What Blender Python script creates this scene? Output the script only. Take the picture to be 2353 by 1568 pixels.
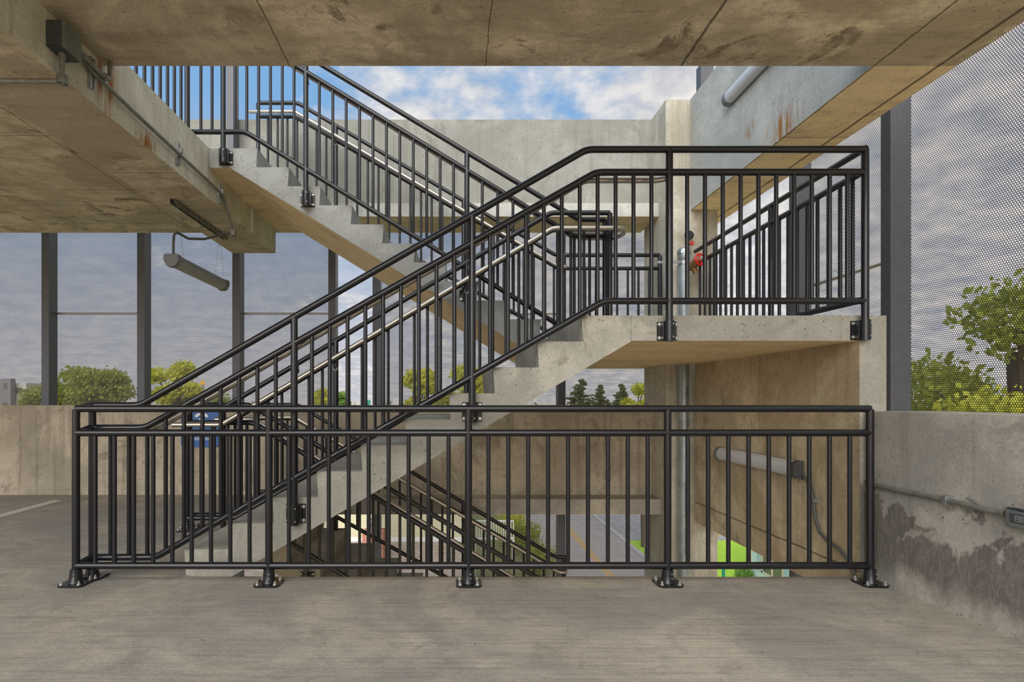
import bpy, bmesh, math, random
from mathutils import Vector, Matrix, Quaternion
random.seed(7)
for o in list(bpy.data.objects): bpy.data.objects.remove(o, do_unlink=True)
S = bpy.context.scene
COL = S.collection
PI = math.pi
# ------------------------------------------------------------------ camera
# world: X right, Y away from the camera, Z up; floor of this parking level is z = 0
H = 1.12; F = 1300.0; CX = 1040.0; CY = 916.0      # eye height; focal length and vanishing point in the 2353x1568 frame
cam = bpy.data.cameras.new('camera'); co = bpy.data.objects.new('camera', cam); COL.objects.link(co)
co.location = (0, 0, H); co.rotation_euler = (PI/2, 0, 0)
cam.sensor_width = 36; cam.lens = F/2353*36
cam.shift_x = (2353/2 - CX)/2353; cam.shift_y = (CY - 1568/2)/2353
cam.clip_start = 0.05; cam.clip_end = 500
S.camera = co
# ------------------------------------------------------------------ node helpers
def newmat(name):
    m = bpy.data.materials.new(name); m.use_nodes = True
    nt = m.node_tree; b = nt.nodes['Principled BSDF']
    return m, nt, b
def N(nt, t, **k):
    n = nt.nodes.new(t)
    for a, v in k.items(): setattr(n, a, v)
    return n
def mathn(nt, op, a, b=None, clamp=False):
    n = N(nt, 'ShaderNodeMath', operation=op); n.use_clamp = clamp
    for i, v in enumerate((a, b)):
        if v is None: continue
        if isinstance(v, (int, float)): n.inputs[i].default_value = v
        else: nt.links.new(v, n.inputs[i])
    return n.outputs[0]
def ramp(nt, src, stops):
    r = N(nt, 'ShaderNodeValToRGB'); nt.links.new(src, r.inputs[0])
    els = r.color_ramp.elements
    while len(els) < len(stops): els.new(0.5)
    for e, (p, c) in zip(els, stops):
        e.position = p; e.color = (c, c, c, 1) if isinstance(c, (int, float)) else (*c, 1)
    return r.outputs[0]
def mix(nt, f, a, b, mode='MIX'):
    n = N(nt, 'ShaderNodeMix', data_type='RGBA', blend_type=mode)
    for i, v in ((0, f), (6, a), (7, b)):
        if isinstance(v, (int, float)): n.inputs[i].default_value = v
        elif isinstance(v, tuple): n.inputs[i].default_value = (*v, 1)
        else: nt.links.new(v, n.inputs[i])
    return n.outputs[2]
def noise(nt, vec, scale, detail=4, rough=.55, dist=0):
    n = N(nt, 'ShaderNodeTexNoise'); n.inputs['Scale'].default_value = scale; n.inputs['Detail'].default_value = detail
    n.inputs['Roughness'].default_value = rough; n.inputs['Distortion'].default_value = dist
    nt.links.new(vec, n.inputs['Vector']); return n.outputs[0]
def scaled(nt, vec, s, loc=(0, 0, 0)):
    n = N(nt, 'ShaderNodeMapping'); n.inputs['Scale'].default_value = s; n.inputs['Location'].default_value = loc
    nt.links.new(vec, n.inputs[0]); return n.outputs[0]
def srgb(r, g, b):
    f = lambda c: (c/255)/12.92 if c/255 <= .04045 else ((c/255+.055)/1.055)**2.4
    return (f(r), f(g), f(b))
# ------------------------------------------------------------------ world: blue sky with broken cloud
W = bpy.data.worlds.new('World'); S.world = W; W.use_nodes = True
nt = W.node_tree; nt.nodes.clear()
tc = N(nt, 'ShaderNodeTexCoord'); sep = N(nt, 'ShaderNodeSeparateXYZ'); nt.links.new(tc.outputs['Generated'], sep.inputs[0])
zz = mathn(nt, 'ADD', mathn(nt, 'MAXIMUM', sep.outputs[2], 0.0), 0.22)
cmb = N(nt, 'ShaderNodeCombineXYZ')
nt.links.new(mathn(nt, 'DIVIDE', sep.outputs[0], zz), cmb.inputs[0]); nt.links.new(mathn(nt, 'DIVIDE', sep.outputs[1], zz), cmb.inputs[1])
big = noise(nt, scaled(nt, cmb.outputs[0], (1, 1.1, 1), (3.1, 0.7, 0)), 1.6, 5, .55, .3)
fine = noise(nt, scaled(nt, cmb.outputs[0], (1, 1.0, 1)), 10.0, 6, .6, .1)
# more cloud to the right of the view, open blue towards the upper left
side = mathn(nt, 'MULTIPLY', mathn(nt, 'ADD', sep.outputs[0], 0.08), 0.5)
cov = mathn(nt, 'ADD', mathn(nt, 'ADD', mathn(nt, 'MULTIPLY', big, .9), mathn(nt, 'MULTIPLY', fine, .42)), side)
cf = ramp(nt, cov, [(.58, 0.0), (.72, .8), (.82, 1.0)])
low = mathn(nt, 'SUBTRACT', 1.0, mathn(nt, 'MULTIPLY', sep.outputs[2], 2.2), True)      # haze towards the horizon
blue = mix(nt, low, srgb(124, 170, 216), srgb(186, 186, 194))
cl = mix(nt, ramp(nt, fine, [(.3, 0.0), (.7, 1.0)]), srgb(172, 178, 190), srgb(238, 233, 228))
sky = mix(nt, mathn(nt, 'MAXIMUM', cf, mathn(nt, 'MULTIPLY', low, .55)), blue, cl)
lower_fill = ramp(nt, mathn(nt, 'MULTIPLY', mathn(nt, 'ADD', sep.outputs[2], 0.02), 60.0, True), [(0, 0.0), (1, 1.0)])
skyc = mix(nt, lower_fill, srgb(224, 204, 172), sky)  # below the horizon: added warm fill, brightened to light the soffits
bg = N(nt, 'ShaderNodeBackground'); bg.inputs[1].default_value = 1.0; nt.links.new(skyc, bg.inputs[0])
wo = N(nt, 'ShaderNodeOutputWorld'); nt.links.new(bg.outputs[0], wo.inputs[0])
# soft daylight from the bright sky behind the photographer
def sun(name, direction, energy, angle, col):
    l = bpy.data.lights.new(name, 'SUN'); l.energy = energy; l.angle = math.radians(angle); l.color = col
    o = bpy.data.objects.new(name, l); COL.objects.link(o)
    o.rotation_euler = Vector(direction).to_track_quat('-Z', 'Y').to_euler(); o.location = (0, -5, 12)
sun('sun', (0.25, 0.80, -0.50), 3.3, 60, (1, .965, .91))
S.view_settings.view_transform = 'Standard'; S.view_settings.look = 'None'; S.view_settings.gamma = 1
S.view_settings.use_curve_mapping = False
S.view_settings.exposure = 0.12
S.cycles.transparent_max_bounces = 16
S.cycles.max_bounces = 8; S.cycles.diffuse_bounces = 5

# ------------------------------------------------------------------ materials
def concrete(name, c, vary=.16, stain=.3, pores=.5, grain=None, tint=None, lines=(), rust=0, cold=(.13, .12, .105), bump=.25, rough=.88, streak=0, mottle=0, mot=(.3, .28, .25), spots=(), chalk=None):
    """c base colour; lines = [(axis, value, width)] formwork joints; grain = scale vector of a directional trowel/plywood grain"""
    m, nt, b = newmat(name)
    pos = N(nt, 'ShaderNodeNewGeometry').outputs['Position']
    n1 = noise(nt, pos, 1.3, 6, .6, .6); n2 = noise(nt, pos, 7, 5, .6); n3 = noise(nt, pos, 60, 3, .6)
    dk = tuple(v*(1-vary*2.0) for v in c); lt = tuple(min(1, v*(1+vary)) for v in c)
    if tint: dk = tuple(v*(1-vary*2.0) for v in tint)
    f = ramp(nt, mathn(nt, 'ADD', mathn(nt, 'MULTIPLY', n1, .65), mathn(nt, 'MULTIPLY', n2, .35)), [(.34, 0.0), (.64, 1.0)])
    colr = mix(nt, f, dk, lt)
    # dark stains with their own outline
    st = ramp(nt, noise(nt, scaled(nt, pos, (1, 1, .8), (5, 2, 1)), 2.6, 8, .7, 1.2), [(.555, 0.0), (.63, 1.0)])
    colr = mix(nt, mathn(nt, 'MULTIPLY', st, stain), colr, cold)
    if mottle:
        mo = ramp(nt, noise(nt, scaled(nt, pos, (1, 1, 1), (9, 4, 2)), 1.1, 7, .62, .8), [(.44, 0.0), (.56, 1.0)])
        colr = mix(nt, mathn(nt, 'MULTIPLY', mo, min(1, mottle*1.5)), colr, mot)
        m2 = ramp(nt, noise(nt, scaled(nt, pos, (1, 1, 1), (2, 7, 4)), 4.5, 9, .72, 1.5), [(.50, 0.0), (.60, 1.0)])
        colr = mix(nt, mathn(nt, 'MULTIPLY', m2, mottle*.8), colr, mot)
        sc = ramp(nt, noise(nt, scaled(nt, pos, (2.2, 9, 9), (1, 1, 7)), 2.2, 8, .78, 2.0), [(.60, 0.0), (.635, 1.0)])
        colr = mix(nt, mathn(nt, 'MULTIPLY', sc, mottle*.9), colr, cold)
    if grain:
        g = noise(nt, scaled(nt, pos, grain), 1.0, 6, .7)
        gr = ramp(nt, g, [(.3, .74), (.5, 1.0), (.75, 1.14)])
        colr = mix(nt, 1.0, colr, gr, 'MULTIPLY')
    if streak:
        g = noise(nt, scaled(nt, pos, (14, 14, .7)), 1.0, 5, .6)
        colr = mix(nt, mathn(nt, 'MULTIPLY', ramp(nt, g, [(.52, 0.0), (.66, 1.0)]), streak), colr, cold)
    colr = mix(nt, .55, colr, ramp(nt, n3, [(.3, .8), (.7, 1.2)]), 'MULTIPLY')
    # pinholes
    v = N(nt, 'ShaderNodeTexVoronoi'); v.inputs['Scale'].default_value = 26; nt.links.new(pos, v.inputs['Vector'])
    mk = ramp(nt, noise(nt, pos, 3.3, 3), [(.45, 0.0), (.6, 1.0)])
    ph = mathn(nt, 'MULTIPLY', mathn(nt, 'LESS_THAN', v.outputs[0], .115), mathn(nt, 'MULTIPLY', mk, pores))
    colr = mix(nt, ph, colr, (.045, .04, .034))
    sp = N(nt, 'ShaderNodeSeparateXYZ'); nt.links.new(pos, sp.inputs[0])
    for ax, val, wd in lines:
        wob = mathn(nt, 'MULTIPLY', mathn(nt, 'SUBTRACT', n2, .5), .02)
        d = mathn(nt, 'ABSOLUTE', mathn(nt, 'SUBTRACT', mathn(nt, 'ADD', sp.outputs['XYZ'.index(ax)], wob), val))
        colr = mix(nt, mathn(nt, 'MULTIPLY', mathn(nt, 'LESS_THAN', d, wd), .75), colr, (.04, .032, .024))
    for (sx_, sy_, sz_, rx_, ry_, rz_, sc_) in spots:      # irregular rust runs at one place
        q = N(nt, 'ShaderNodeVectorMath', operation='LENGTH')
        nt.links.new(scaled(nt, pos, (1/rx_, 1/ry_, 1/rz_), (-sx_/rx_, -sy_/ry_, -sz_/rz_)), q.inputs[0])
        gg = noise(nt, scaled(nt, pos, (3, 34, 3)), 1.0, 4, .6)
        kk = mathn(nt, 'MULTIPLY', mathn(nt, 'MULTIPLY', mathn(nt, 'SUBTRACT', 1.15, q.outputs['Value'], True), ramp(nt, gg, [(.42, 0.0), (.6, 1.0)])), 1.5, True)
        colr = mix(nt, kk, colr, sc_)
    if chalk:
        xl = mathn(nt, 'ADD', mathn(nt, 'MULTIPLY', mathn(nt, 'SUBTRACT', sp.outputs[1], 4.69), -.55), -3.43)
        wb = mathn(nt, 'MULTIPLY', mathn(nt, 'SUBTRACT', noise(nt, pos, 14, 5, .8), .5), .26)
        dd = mathn(nt, 'ABSOLUTE', mathn(nt, 'SUBTRACT', mathn(nt, 'ADD', sp.outputs[0], wb), xl))
        kk = mathn(nt, 'MULTIPLY', mathn(nt, 'LESS_THAN', dd, .007), mathn(nt, 'LESS_THAN', mathn(nt, 'ABSOLUTE', mathn(nt, 'SUBTRACT', sp.outputs[1], 5.4)), .75))
        colr = mix(nt, mathn(nt, 'MULTIPLY', kk, .6), colr, (.6, .56, .48))
    if rust:
        g = noise(nt, scaled(nt, pos, (9, 9, .6), (2, 0, 0)), 1.0, 4, .6)
        k = mathn(nt, 'MULTIPLY', ramp(nt, g, [(.6, 0.0), (.72, 1.0)]), rust)
        colr = mix(nt, k, colr, srgb(140, 95, 45))
    nt.links.new(colr, b.inputs['Base Color'])
    b.inputs['Roughness'].default_value = rough
    bp = N(nt, 'ShaderNodeBump'); bp.inputs['Strength'].default_value = bump; bp.inputs['Distance'].default_value = .01
    nt.links.new(mathn(nt, 'ADD', n2, mathn(nt, 'MULTIPLY', n3, .5)), bp.inputs['Height']); nt.links.new(bp.outputs[0], b.inputs['Normal'])
    return m
def plain(name, c, rough=.5, metal=0, var=0, scale=20, spec=None, coat=0):
    m, nt, b = newmat(name)
    b.inputs['Roughness'].default_value = rough; b.inputs['Metallic'].default_value = metal
    b.inputs['Coat Weight'].default_value = coat
    pos = N(nt, 'ShaderNodeNewGeometry').outputs['Position']
    n = noise(nt, pos, scale, 4)
    v = var or .06
    nt.links.new(mix(nt, ramp(nt, n, [(.3, 0.0), (.7, 1.0)]), tuple(x*(1-v) for x in c), tuple(min(1, x*(1+v)) for x in c)), b.inputs['Base Color'])
    return m
M = {}
M['floor'] = concrete('floor_concrete', srgb(168, 159, 143), .12, .35, .3, grain=(1.6, 42, 1), cold=srgb(104, 97, 87), rough=.8, bump=.35, mottle=.42, mot=srgb(132, 129, 123))
M['soffit'] = concrete('soffit_concrete', srgb(230, 213, 186), .17, .75, .8, grain=(1.4, 9, 1), cold=srgb(100, 84, 64), mottle=.6, mot=srgb(184, 168, 144), chalk=True,
    lines=[('X', -1.0, .004), ('X', .2, .003), ('X', 1.40, .008), ('X', 2.585, .006), ('X', 2.98, .011), ('X', -3.16, .004), ('X', -4.4, .004),
           ('Y', 4.39, .004), ('Y', 5.53, .004), ('Y', 6.6, .004)])
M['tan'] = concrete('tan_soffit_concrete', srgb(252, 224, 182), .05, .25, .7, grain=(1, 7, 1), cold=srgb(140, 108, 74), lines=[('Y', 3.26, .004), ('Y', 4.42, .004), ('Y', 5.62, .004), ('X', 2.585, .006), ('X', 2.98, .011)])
M['stair'] = concrete('stair_concrete', srgb(182, 177, 163), .15, .55, .9, cold=srgb(122, 114, 98), mottle=.55, mot=srgb(150, 146, 134))
M['stairup'] = concrete('upper_stair_concrete', srgb(170, 172, 168), .10, .5, .9, cold=srgb(140, 141, 134), mottle=.5, mot=srgb(142, 143, 139))
M['wallrear'] = concrete('rear_wall_concrete', srgb(186, 174, 154), .13, .5, 1.0, streak=.4, cold=srgb(104, 92, 74), mottle=.5, mot=srgb(154, 143, 124))
M['wallup'] = concrete('upper_wall_concrete', srgb(158, 157, 149), .08, .45, 1.0, streak=.3, cold=srgb(112, 108, 94), mottle=.4, mot=srgb(138, 137, 127), rust=.12)
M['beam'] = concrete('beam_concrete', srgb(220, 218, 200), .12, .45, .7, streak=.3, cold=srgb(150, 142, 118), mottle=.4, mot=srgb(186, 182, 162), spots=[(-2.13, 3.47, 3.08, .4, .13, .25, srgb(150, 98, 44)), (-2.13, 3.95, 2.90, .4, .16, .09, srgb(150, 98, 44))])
M['wallright'] = concrete('stair_wall_concrete', srgb(212, 196, 166), .16, .5, .5, streak=.35, cold=srgb(134, 118, 92), mottle=.55, mot=srgb(170, 152, 122), lines=[('Z', .02, .006)])
M['wallru'] = concrete('upper_side_wall_concrete', srgb(200, 199, 190), .10, .4, .9, cold=srgb(150, 148, 138), mottle=.5, mot=srgb(172, 172, 166), spots=[(2.575, 4.42, 3.24, .4, .28, .15, srgb(160, 112, 56)), (2.575, 4.9, 3.45, .4, .1, .08, srgb(160, 112, 56))])
M['column'] = concrete('column_concrete', srgb(206, 200, 184), .14, .5, .8, streak=.4, cold=srgb(140, 126, 98), mottle=.5, mot=srgb(172, 164, 146))
# near right parapet: damp dark patches along its foot with an irregular upper outline
def wet():
    m = concrete('damp_wall_concrete', srgb(184, 177, 164), .12, .4, 1.0, streak=.25, cold=srgb(104, 96, 84), mottle=.5, mot=srgb(152, 148, 140))
    nt = m.node_tree; b = nt.nodes['Principled BSDF']
    src = b.inputs['Base Color'].links[0].from_socket
    pos = N(nt, 'ShaderNodeNewGeometry').outputs['Position']
    sp = N(nt, 'ShaderNodeSeparateXYZ'); nt.links.new(pos, sp.inputs[0])
    n = noise(nt, scaled(nt, pos, (1, 2.6, 2.2)), 1.4, 8, .62, .5)
    edge = mathn(nt, 'SUBTRACT', mathn(nt, 'ADD', mathn(nt, 'MULTIPLY', n, 1.5), -.27), sp.outputs[2])
    k = ramp(nt, mathn(nt, 'MULTIPLY', edge, 14.0, True), [(0.0, 0.0), (.8, 1.0)])
    foot = ramp(nt, mathn(nt, 'ADD', sp.outputs[2], mathn(nt, 'MULTIPLY', n, .3)), [(.2, 0.0), (.30, 1.0)])
    veins = ramp(nt, noise(nt, scaled(nt, pos, (1, 9, 3)), 1.6, 8, .75, 1.5), [(.46, 1.0), (.50, .45), (.54, 1.0)])
    dk = mix(nt, 1.0, (.115, .10, .085), veins, 'DIVIDE')
    nt.links.new(mix(nt, mathn(nt, 'MULTIPLY', mathn(nt, 'MULTIPLY', k, foot), .85), src, dk), b.inputs['Base Color'])
    return m
M['wet'] = wet()
M['black'] = plain('black_painted_steel', srgb(24, 23, 26), .3, 0, .12, 30, coat=.15)
M['blackbar'] = plain('black_baluster_steel', srgb(27, 26, 29), .32, 0, .12, 30)
M['post'] = plain('dark_grey_screen_steel', srgb(96, 97, 102), .5, .2, .08)
M['steel'] = plain('brushed_stainless', srgb(196, 188, 176), .38, 1, .08, 60)
M['galv'] = plain('galvanized_steel', srgb(168, 172, 172), .42, .75, .22, 14)
M['galvold'] = plain('weathered_conduit', srgb(138, 138, 128), .5, .5, .25, 18)
M['bolt'] = plain('zinc_bolt', srgb(190, 188, 180), .35, .8, .1)
M['boxdark'] = plain('dark_junction_box', srgb(74, 78, 82), .5, .2, .1)
M['boxcover'] = plain('green_grey_box_cover', srgb(122, 130, 120), .45, .4, .15)
M['lens'] = plain('milky_light_lens', srgb(205, 206, 210), .3, 0, .03)
M['lensgrey'] = plain('grey_light_lens', srgb(150, 150, 148), .35, 0, .05)
M['fixture'] = plain('grey_fixture_plastic', srgb(118, 122, 120), .5, 0, .06)
M['fixdark'] = plain('dark_fixture_plastic', srgb(72, 72, 74), .5, 0, .06)
M['cable'] = plain('grey_flexible_cable', srgb(88, 88, 84), .55)
M['red'] = plain('red_valve_paint', srgb(222, 40, 30), .35, 0, .06)
M['brass'] = plain('aged_brass', srgb(156, 118, 78), .45, .6, .15)
M['pipe'] = plain('galvanized_standpipe', srgb(160, 168, 168), .4, .45, .22, 9)
M['ink'] = plain('black_stencil_ink', srgb(40, 42, 42), .7)
M['blue'] = plain('blue_sign_enamel', srgb(12, 88, 160), .4, 0, .02)
M['white'] = plain('white_sign_paint', srgb(232, 234, 234), .5, 0, .02)
M['line'] = plain('white_parking_paint', srgb(205, 200, 186), .8, 0, .12, 30)
M['rubber'] = plain('black_rubber', srgb(34, 34, 36), .7)
M['mudred'] = plain('fallen_leaf', srgb(122, 78, 44), .8, 0, .2)

def perforated():
    m, nt, b = newmat('perforated_dark_metal')
    b.inputs['Base Color'].default_value = (*srgb(92, 84, 80), 1); b.inputs['Roughness'].default_value = .5; b.inputs['Metallic'].default_value = .2
    pos = N(nt, 'ShaderNodeNewGeometry').outputs['Position']; sp = N(nt, 'ShaderNodeSeparateXYZ'); nt.links.new(pos, sp.inputs[0])
    u = mathn(nt, 'ADD', sp.outputs[0], sp.outputs[1]); v = sp.outputs[2]
    p = .0170; r = .0149*2
    def cell(off):
        a = mathn(nt, 'SUBTRACT', mathn(nt, 'FLOORED_MODULO', mathn(nt, 'ADD', u, off*p/2+50*p), p), p/2)
        c = mathn(nt, 'SUBTRACT', mathn(nt, 'FLOORED_MODULO', mathn(nt, 'ADD', v, off*r/2+400*r), r), r/2)
        return mathn(nt, 'ADD', mathn(nt, 'MULTIPLY', a, a), mathn(nt, 'MULTIPLY', c, c))
    d = mathn(nt, 'MINIMUM', cell(0), cell(1))
    hole = mathn(nt, 'GREATER_THAN', d, (.00665)**2)
    nt.links.new(hole, b.inputs['Alpha'])
    return m
M['perf'] = perforated()
for mm in (M['perf'],):
    try: mm.surface_render_method = 'DITHERED'
    except Exception: pass

# ------------------------------------------------------------------ mesh helpers
def mesh_obj(name, bm, mat, parent=None, loc=None, smooth=False):
    bmesh.ops.recalc_face_normals(bm, faces=bm.faces[:])
    if loc is not None: bmesh.ops.translate(bm, verts=bm.verts[:], vec=-Vector(loc))
    me = bpy.data.meshes.new(name); bm.to_mesh(me); bm.free()
    if smooth:
        for p in me.polygons: p.use_smooth = True
        try: me.set_sharp_from_angle(angle=math.radians(40))
        except Exception: pass
    for x in (mat if isinstance(mat, (list, tuple)) else [mat]): me.materials.append(x)
    o = bpy.data.objects.new(name, me); COL.objects.link(o)
    if parent is not None:
        o.parent = parent
        o.location = (Vector(loc) if loc is not None else Vector((0, 0, 0))) - Vector(parent.get('_org', (0, 0, 0)))
        if loc is not None: o['_org'] = tuple(loc)
        else:
            o['_org'] = tuple((0, 0, 0))
    else:
        if loc is not None: o.location = loc
        o['_org'] = tuple(loc) if loc is not None else (0, 0, 0)
    return o
def thing(name, label, cat, loc, group=None):
    o = bpy.data.objects.new(name, None); COL.objects.link(o); o.location = loc
    o.empty_display_size = .1; o['label'] = label; o['category'] = cat; o['_org'] = tuple(loc)
    if group: o['group'] = group
    return o
def tag(o, label, cat, group=None, kind=None):
    o['label'] = label; o['category'] = cat
    if group: o['group'] = group
    if kind: o['kind'] = kind
    return o
def struct(o): o['kind'] = 'structure'; return o
def box(bm, x0, x1, y0, y1, z0, z1, mi=0):
    vs = [bm.verts.new((x, y, z)) for z in (z0, z1) for y in (y0, y1) for x in (x0, x1)]
    for f in ((0, 1, 3, 2), (4, 5, 7, 6), (0, 1, 5, 4), (2, 3, 7, 6), (0, 2, 6, 4), (1, 3, 7, 5)):
        fc = bm.faces.new([vs[i] for i in f]); fc.material_index = mi
def boxes(*bs):
    bm = bmesh.new()
    for b_ in bs: box(bm, *b_)
    return bm
def rbox(bm, x0, x1, y0, y1, z0, z1, r=.01, seg=2):
    t = bmesh.new(); box(t, x0, x1, y0, y1, z0, z1)
    bmesh.ops.bevel(t, geom=t.edges[:], offset=r, segments=seg, profile=.5, affect='EDGES')
    me = bpy.data.meshes.new('t'); t.to_mesh(me); t.free(); bm.from_mesh(me); bpy.data.meshes.remove(me)
def prism(bm, pts, y0, y1, axis='Y'):
    """pts in (X,Z) extruded along Y, or (Y,Z) along X, or (X,Y) along Z"""
    def P(a, b_, t): return {'Y': (a, t, b_), 'X': (t, a, b_), 'Z': (a, b_, t)}[axis]
    A = [bm.verts.new(P(a, b_, y0)) for a, b_ in pts]; B = [bm.verts.new(P(a, b_, y1)) for a, b_ in pts]
    n = len(pts)
    bm.faces.new(A); bm.faces.new(B)
    for i in range(n): bm.faces.new((A[i], A[(i+1) % n], B[(i+1) % n], B[i]))
def fillet(pts, r, n=5):
    pts = [Vector(p) for p in pts]; out = [pts[0]]
    for i in range(1, len(pts)-1):
        a, b_, c = pts[i-1], pts[i], pts[i+1]
        d1 = (a-b_).normalized(); d2 = (c-b_).normalized()
        ang = d1.angle(d2)
        if ang > PI-.02: out.append(b_); continue
        t = min(r/math.tan(ang/2), (a-b_).length*.45, (c-b_).length*.45)
        p1 = b_+d1*t; p2 = b_+d2*t
        for k in range(n+1):
            u = k/n; out.append(p1*(1-u)**2 + b_*2*u*(1-u) + p2*u*u)
    out.append(pts[-1]); return out
def tube(bm, pts, r, seg=14, bend=.08, cap=0.0, mi=0, closed=False):
    """sweep; cap>0 adds a domed end of that length"""
    P = fillet(pts, bend) if bend and not closed else [Vector(p) for p in pts]
    n = len(P); tang = []
    for i in range(n):
        if closed: t = (P[(i+1) % n]-P[i-1])
        else: t = (P[min(i+1, n-1)]-P[max(i-1, 0)])
        tang.append(t.normalized())
    up = Vector((0, 0, 1)) if abs(tang[0].z) < .9 else Vector((0, 1, 0))
    nrm = tang[0].cross(up).normalized(); rings = []; rads = [r]*n; Q = list(P)
    if cap and not closed:
        Q = [P[0]-tang[0]*cap]+[P[0]-tang[0]*cap*.6]+P+[P[-1]+tang[-1]*cap*.6]+[P[-1]+tang[-1]*cap]
        tang = [tang[0]]*2+tang+[tang[-1]]*2; rads = [r*.45, r*.85]+rads+[r*.85, r*.45]
    for i, p in enumerate(Q):
        if i:
            q = tang[i-1].rotation_difference(tang[i]); nrm = (q @ nrm).normalized()
        bn = tang[i].cross(nrm).normalized()
        rings.append([bm.verts.new(p + (nrm*math.cos(2*PI*k/seg)+bn*math.sin(2*PI*k/seg))*rads[i]) for k in range(seg)])
    m = len(rings)
    for i in range(m if closed else m-1):
        A, B = rings[i], rings[(i+1) % m]
        for k in range(seg):
            f = bm.faces.new((A[k], A[(k+1) % seg], B[(k+1) % seg], B[k])); f.material_index = mi
    if not closed:
        bm.faces.new(rings[0][::-1]).material_index = mi; bm.faces.new(rings[-1]).material_index = mi
def tubes(paths, r, **k):
    bm = bmesh.new()
    for p in paths: tube(bm, p, r, **k)
    return bm
def cyl(bm, p0, p1, r, seg=16, mi=0): tube(bm, [p0, p1], r, seg=seg, bend=0, mi=mi)
def at(px, py, d):
    """world X and Z of a point of the photograph known to lie at distance d"""
    s = F/d; return ((px-CX)/s, H+(CY-py)/s)

# ------------------------------------------------------------------ key dimensions
ZL = 1.645        # intermediate landing
ZU = 3.31         # deck above
SOF = 3.16        # its underside
RA, TA, XA = .1645, .2793, .8154        # lower flight: riser, tread, landing nosing
RB, TB, XB = .1665, .2758, -1.707       # upper flight: riser, tread, top nosing
DA0, DA1 = 3.58, 4.86                   # lower flight near/far face
DB0, DB1 = 4.95, 6.33                   # upper flight near/far face
XR = 2.575; XLF = -2.13

# ------------------------------------------------------------------ structure
bm = boxes((-9, 2.62, -1.0, 3.55, -.17, 0), (-9, -2.18, 3.55, 6.97, -.17, 0), (-2.18, -1.66, 3.575, 4.90, -.17, 0),
           (-2.18, 2.31, 6.28, 6.97, -.17, 0), (2.62, 3.09, -1.0, 3.55, -.17, 0))
floor = struct(mesh_obj('floor', bm, M['floor']))
bm = bmesh.new()
for b_ in ((-9, 3.09, .9, 3.47, SOF, ZU), (-9, XLF, 3.47, 6.97, SOF, ZU), (XR, 3.09, 3.47, 6.12, SOF, ZU), (2.88, 3.09, 6.12, 6.97, SOF, ZU),
           (XLF, 2.31, 6.34, 6.97, SOF, ZU)): box(bm, *b_)
ceil = mesh_obj('ceiling', bm, [M['soffit'], M['beam'], M['tan'], M['wallru']])
bm2 = bmesh.new(); bm2.from_mesh(ceil.data); bm2.normal_update()
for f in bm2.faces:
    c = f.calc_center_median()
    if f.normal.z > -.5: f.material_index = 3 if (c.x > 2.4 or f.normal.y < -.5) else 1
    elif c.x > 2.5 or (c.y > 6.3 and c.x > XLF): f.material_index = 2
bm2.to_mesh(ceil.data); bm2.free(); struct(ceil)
# edge beam along the left side of the stair opening
bm = boxes((-2.65, XLF, .9, 6.81, 2.87, SOF))
beam = mesh_obj('ceiling_beam', bm, [M['beam'], M['soffit']])
for p in beam.data.polygons:
    if p.normal.z < -.5: p.material_index = 1
struct(beam)
struct(mesh_obj('wall_rear', boxes((-9, 2.31, 6.57, 6.77, 0, 1.04)), M['wallrear']))
struct(mesh_obj('wall_rear_upper', boxes((-9, 2.31, 6.55, 6.75, ZU, 4.35)), M['wallup']))
wr = mesh_obj('wall_right', boxes((XR, 2.745, DA0, 6.01, -.19, ZL-.16)), [M['wallright'], M['stair']]); struct(wr)
for p in wr.data.polygons:
    if p.normal.y < -.5: p.material_index = 1
struct(mesh_obj('white_sliver', boxes((XLF+.001, XLF+.008, 5.95, 6.03, 2.88, 3.13)), M['white']))  # thin white strip for the bright sliver on the beam face
# near right parapet, very slightly out of square
bm = bmesh.new(); prism(bm, [(2.60, 3.575), (2.60, 3.3), (2.735, -1.0), (3.09, -1.0), (3.09, 3.575)], 0, 1.04, 'Z')
struct(mesh_obj('wall_right_front', bm, M['wet']))
struct(mesh_obj('wall_right_upper', boxes((XR, 2.745, 2.4, 6.12, ZU, 4.36)), M['wallru']))
# column at the rear right corner, pilaster above
o = mesh_obj('concrete_column', boxes((2.31, 2.87, 6.13, 6.82, -11, SOF), (2.31, 2.87, 6.13, 6.82, SOF, ZU), (2.31, XR+.17, 6.13, 6.75, ZU, 4.36)), M['column'])
tag(o, 'tall square concrete column at the rear right corner of the stairwell', 'column')

# ------------------------------------------------------------------ stair flights
def flight_up():
    """lower flight: rises to the right from the floor to the landing"""
    pts = [(XA-9*TA+.008, -.17), (XA-9*TA+.010, 0)]
    for n in range(1, 11):
        x = XA-(10-n)*TA
        pts.append((x, n*RA))
        if n < 10: pts.append((x+TA+.010, n*RA))
    pts += [(1.129, ZL), (1.129, ZL-.165)]
    sl = .589; pts.append((1.129-(ZL-.165+.17)/sl, -.17))
    bm = bmesh.new(); prism(bm, pts, DA0, DA1); return bm
def flight_down(z0, x0):
    """upper flight: descends to the right from a deck at z0"""
    pts = [(x0, z0-.17), (x0, z0)]
    for n in range(0, 10):
        x = XB+n*TB
        pts.append((x, z0-n*RB)); pts.append((x-.012, z0-(n+1)*RB))
    zl = z0-10*RB
    pts += [(1.053, zl), (1.053, zl-.16), (.741, zl-.16), (-1.95, z0-.17)]
    # remove the duplicate nosing/landing vertex
    q = []
    for p in pts:
        if not q or (abs(p[0]-q[-1][0])+abs(p[1]-q[-1][1])) > 1e-4: q.append(p)
    bm = bmesh.new(); prism(bm, q, DB0, DB1); return bm
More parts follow.
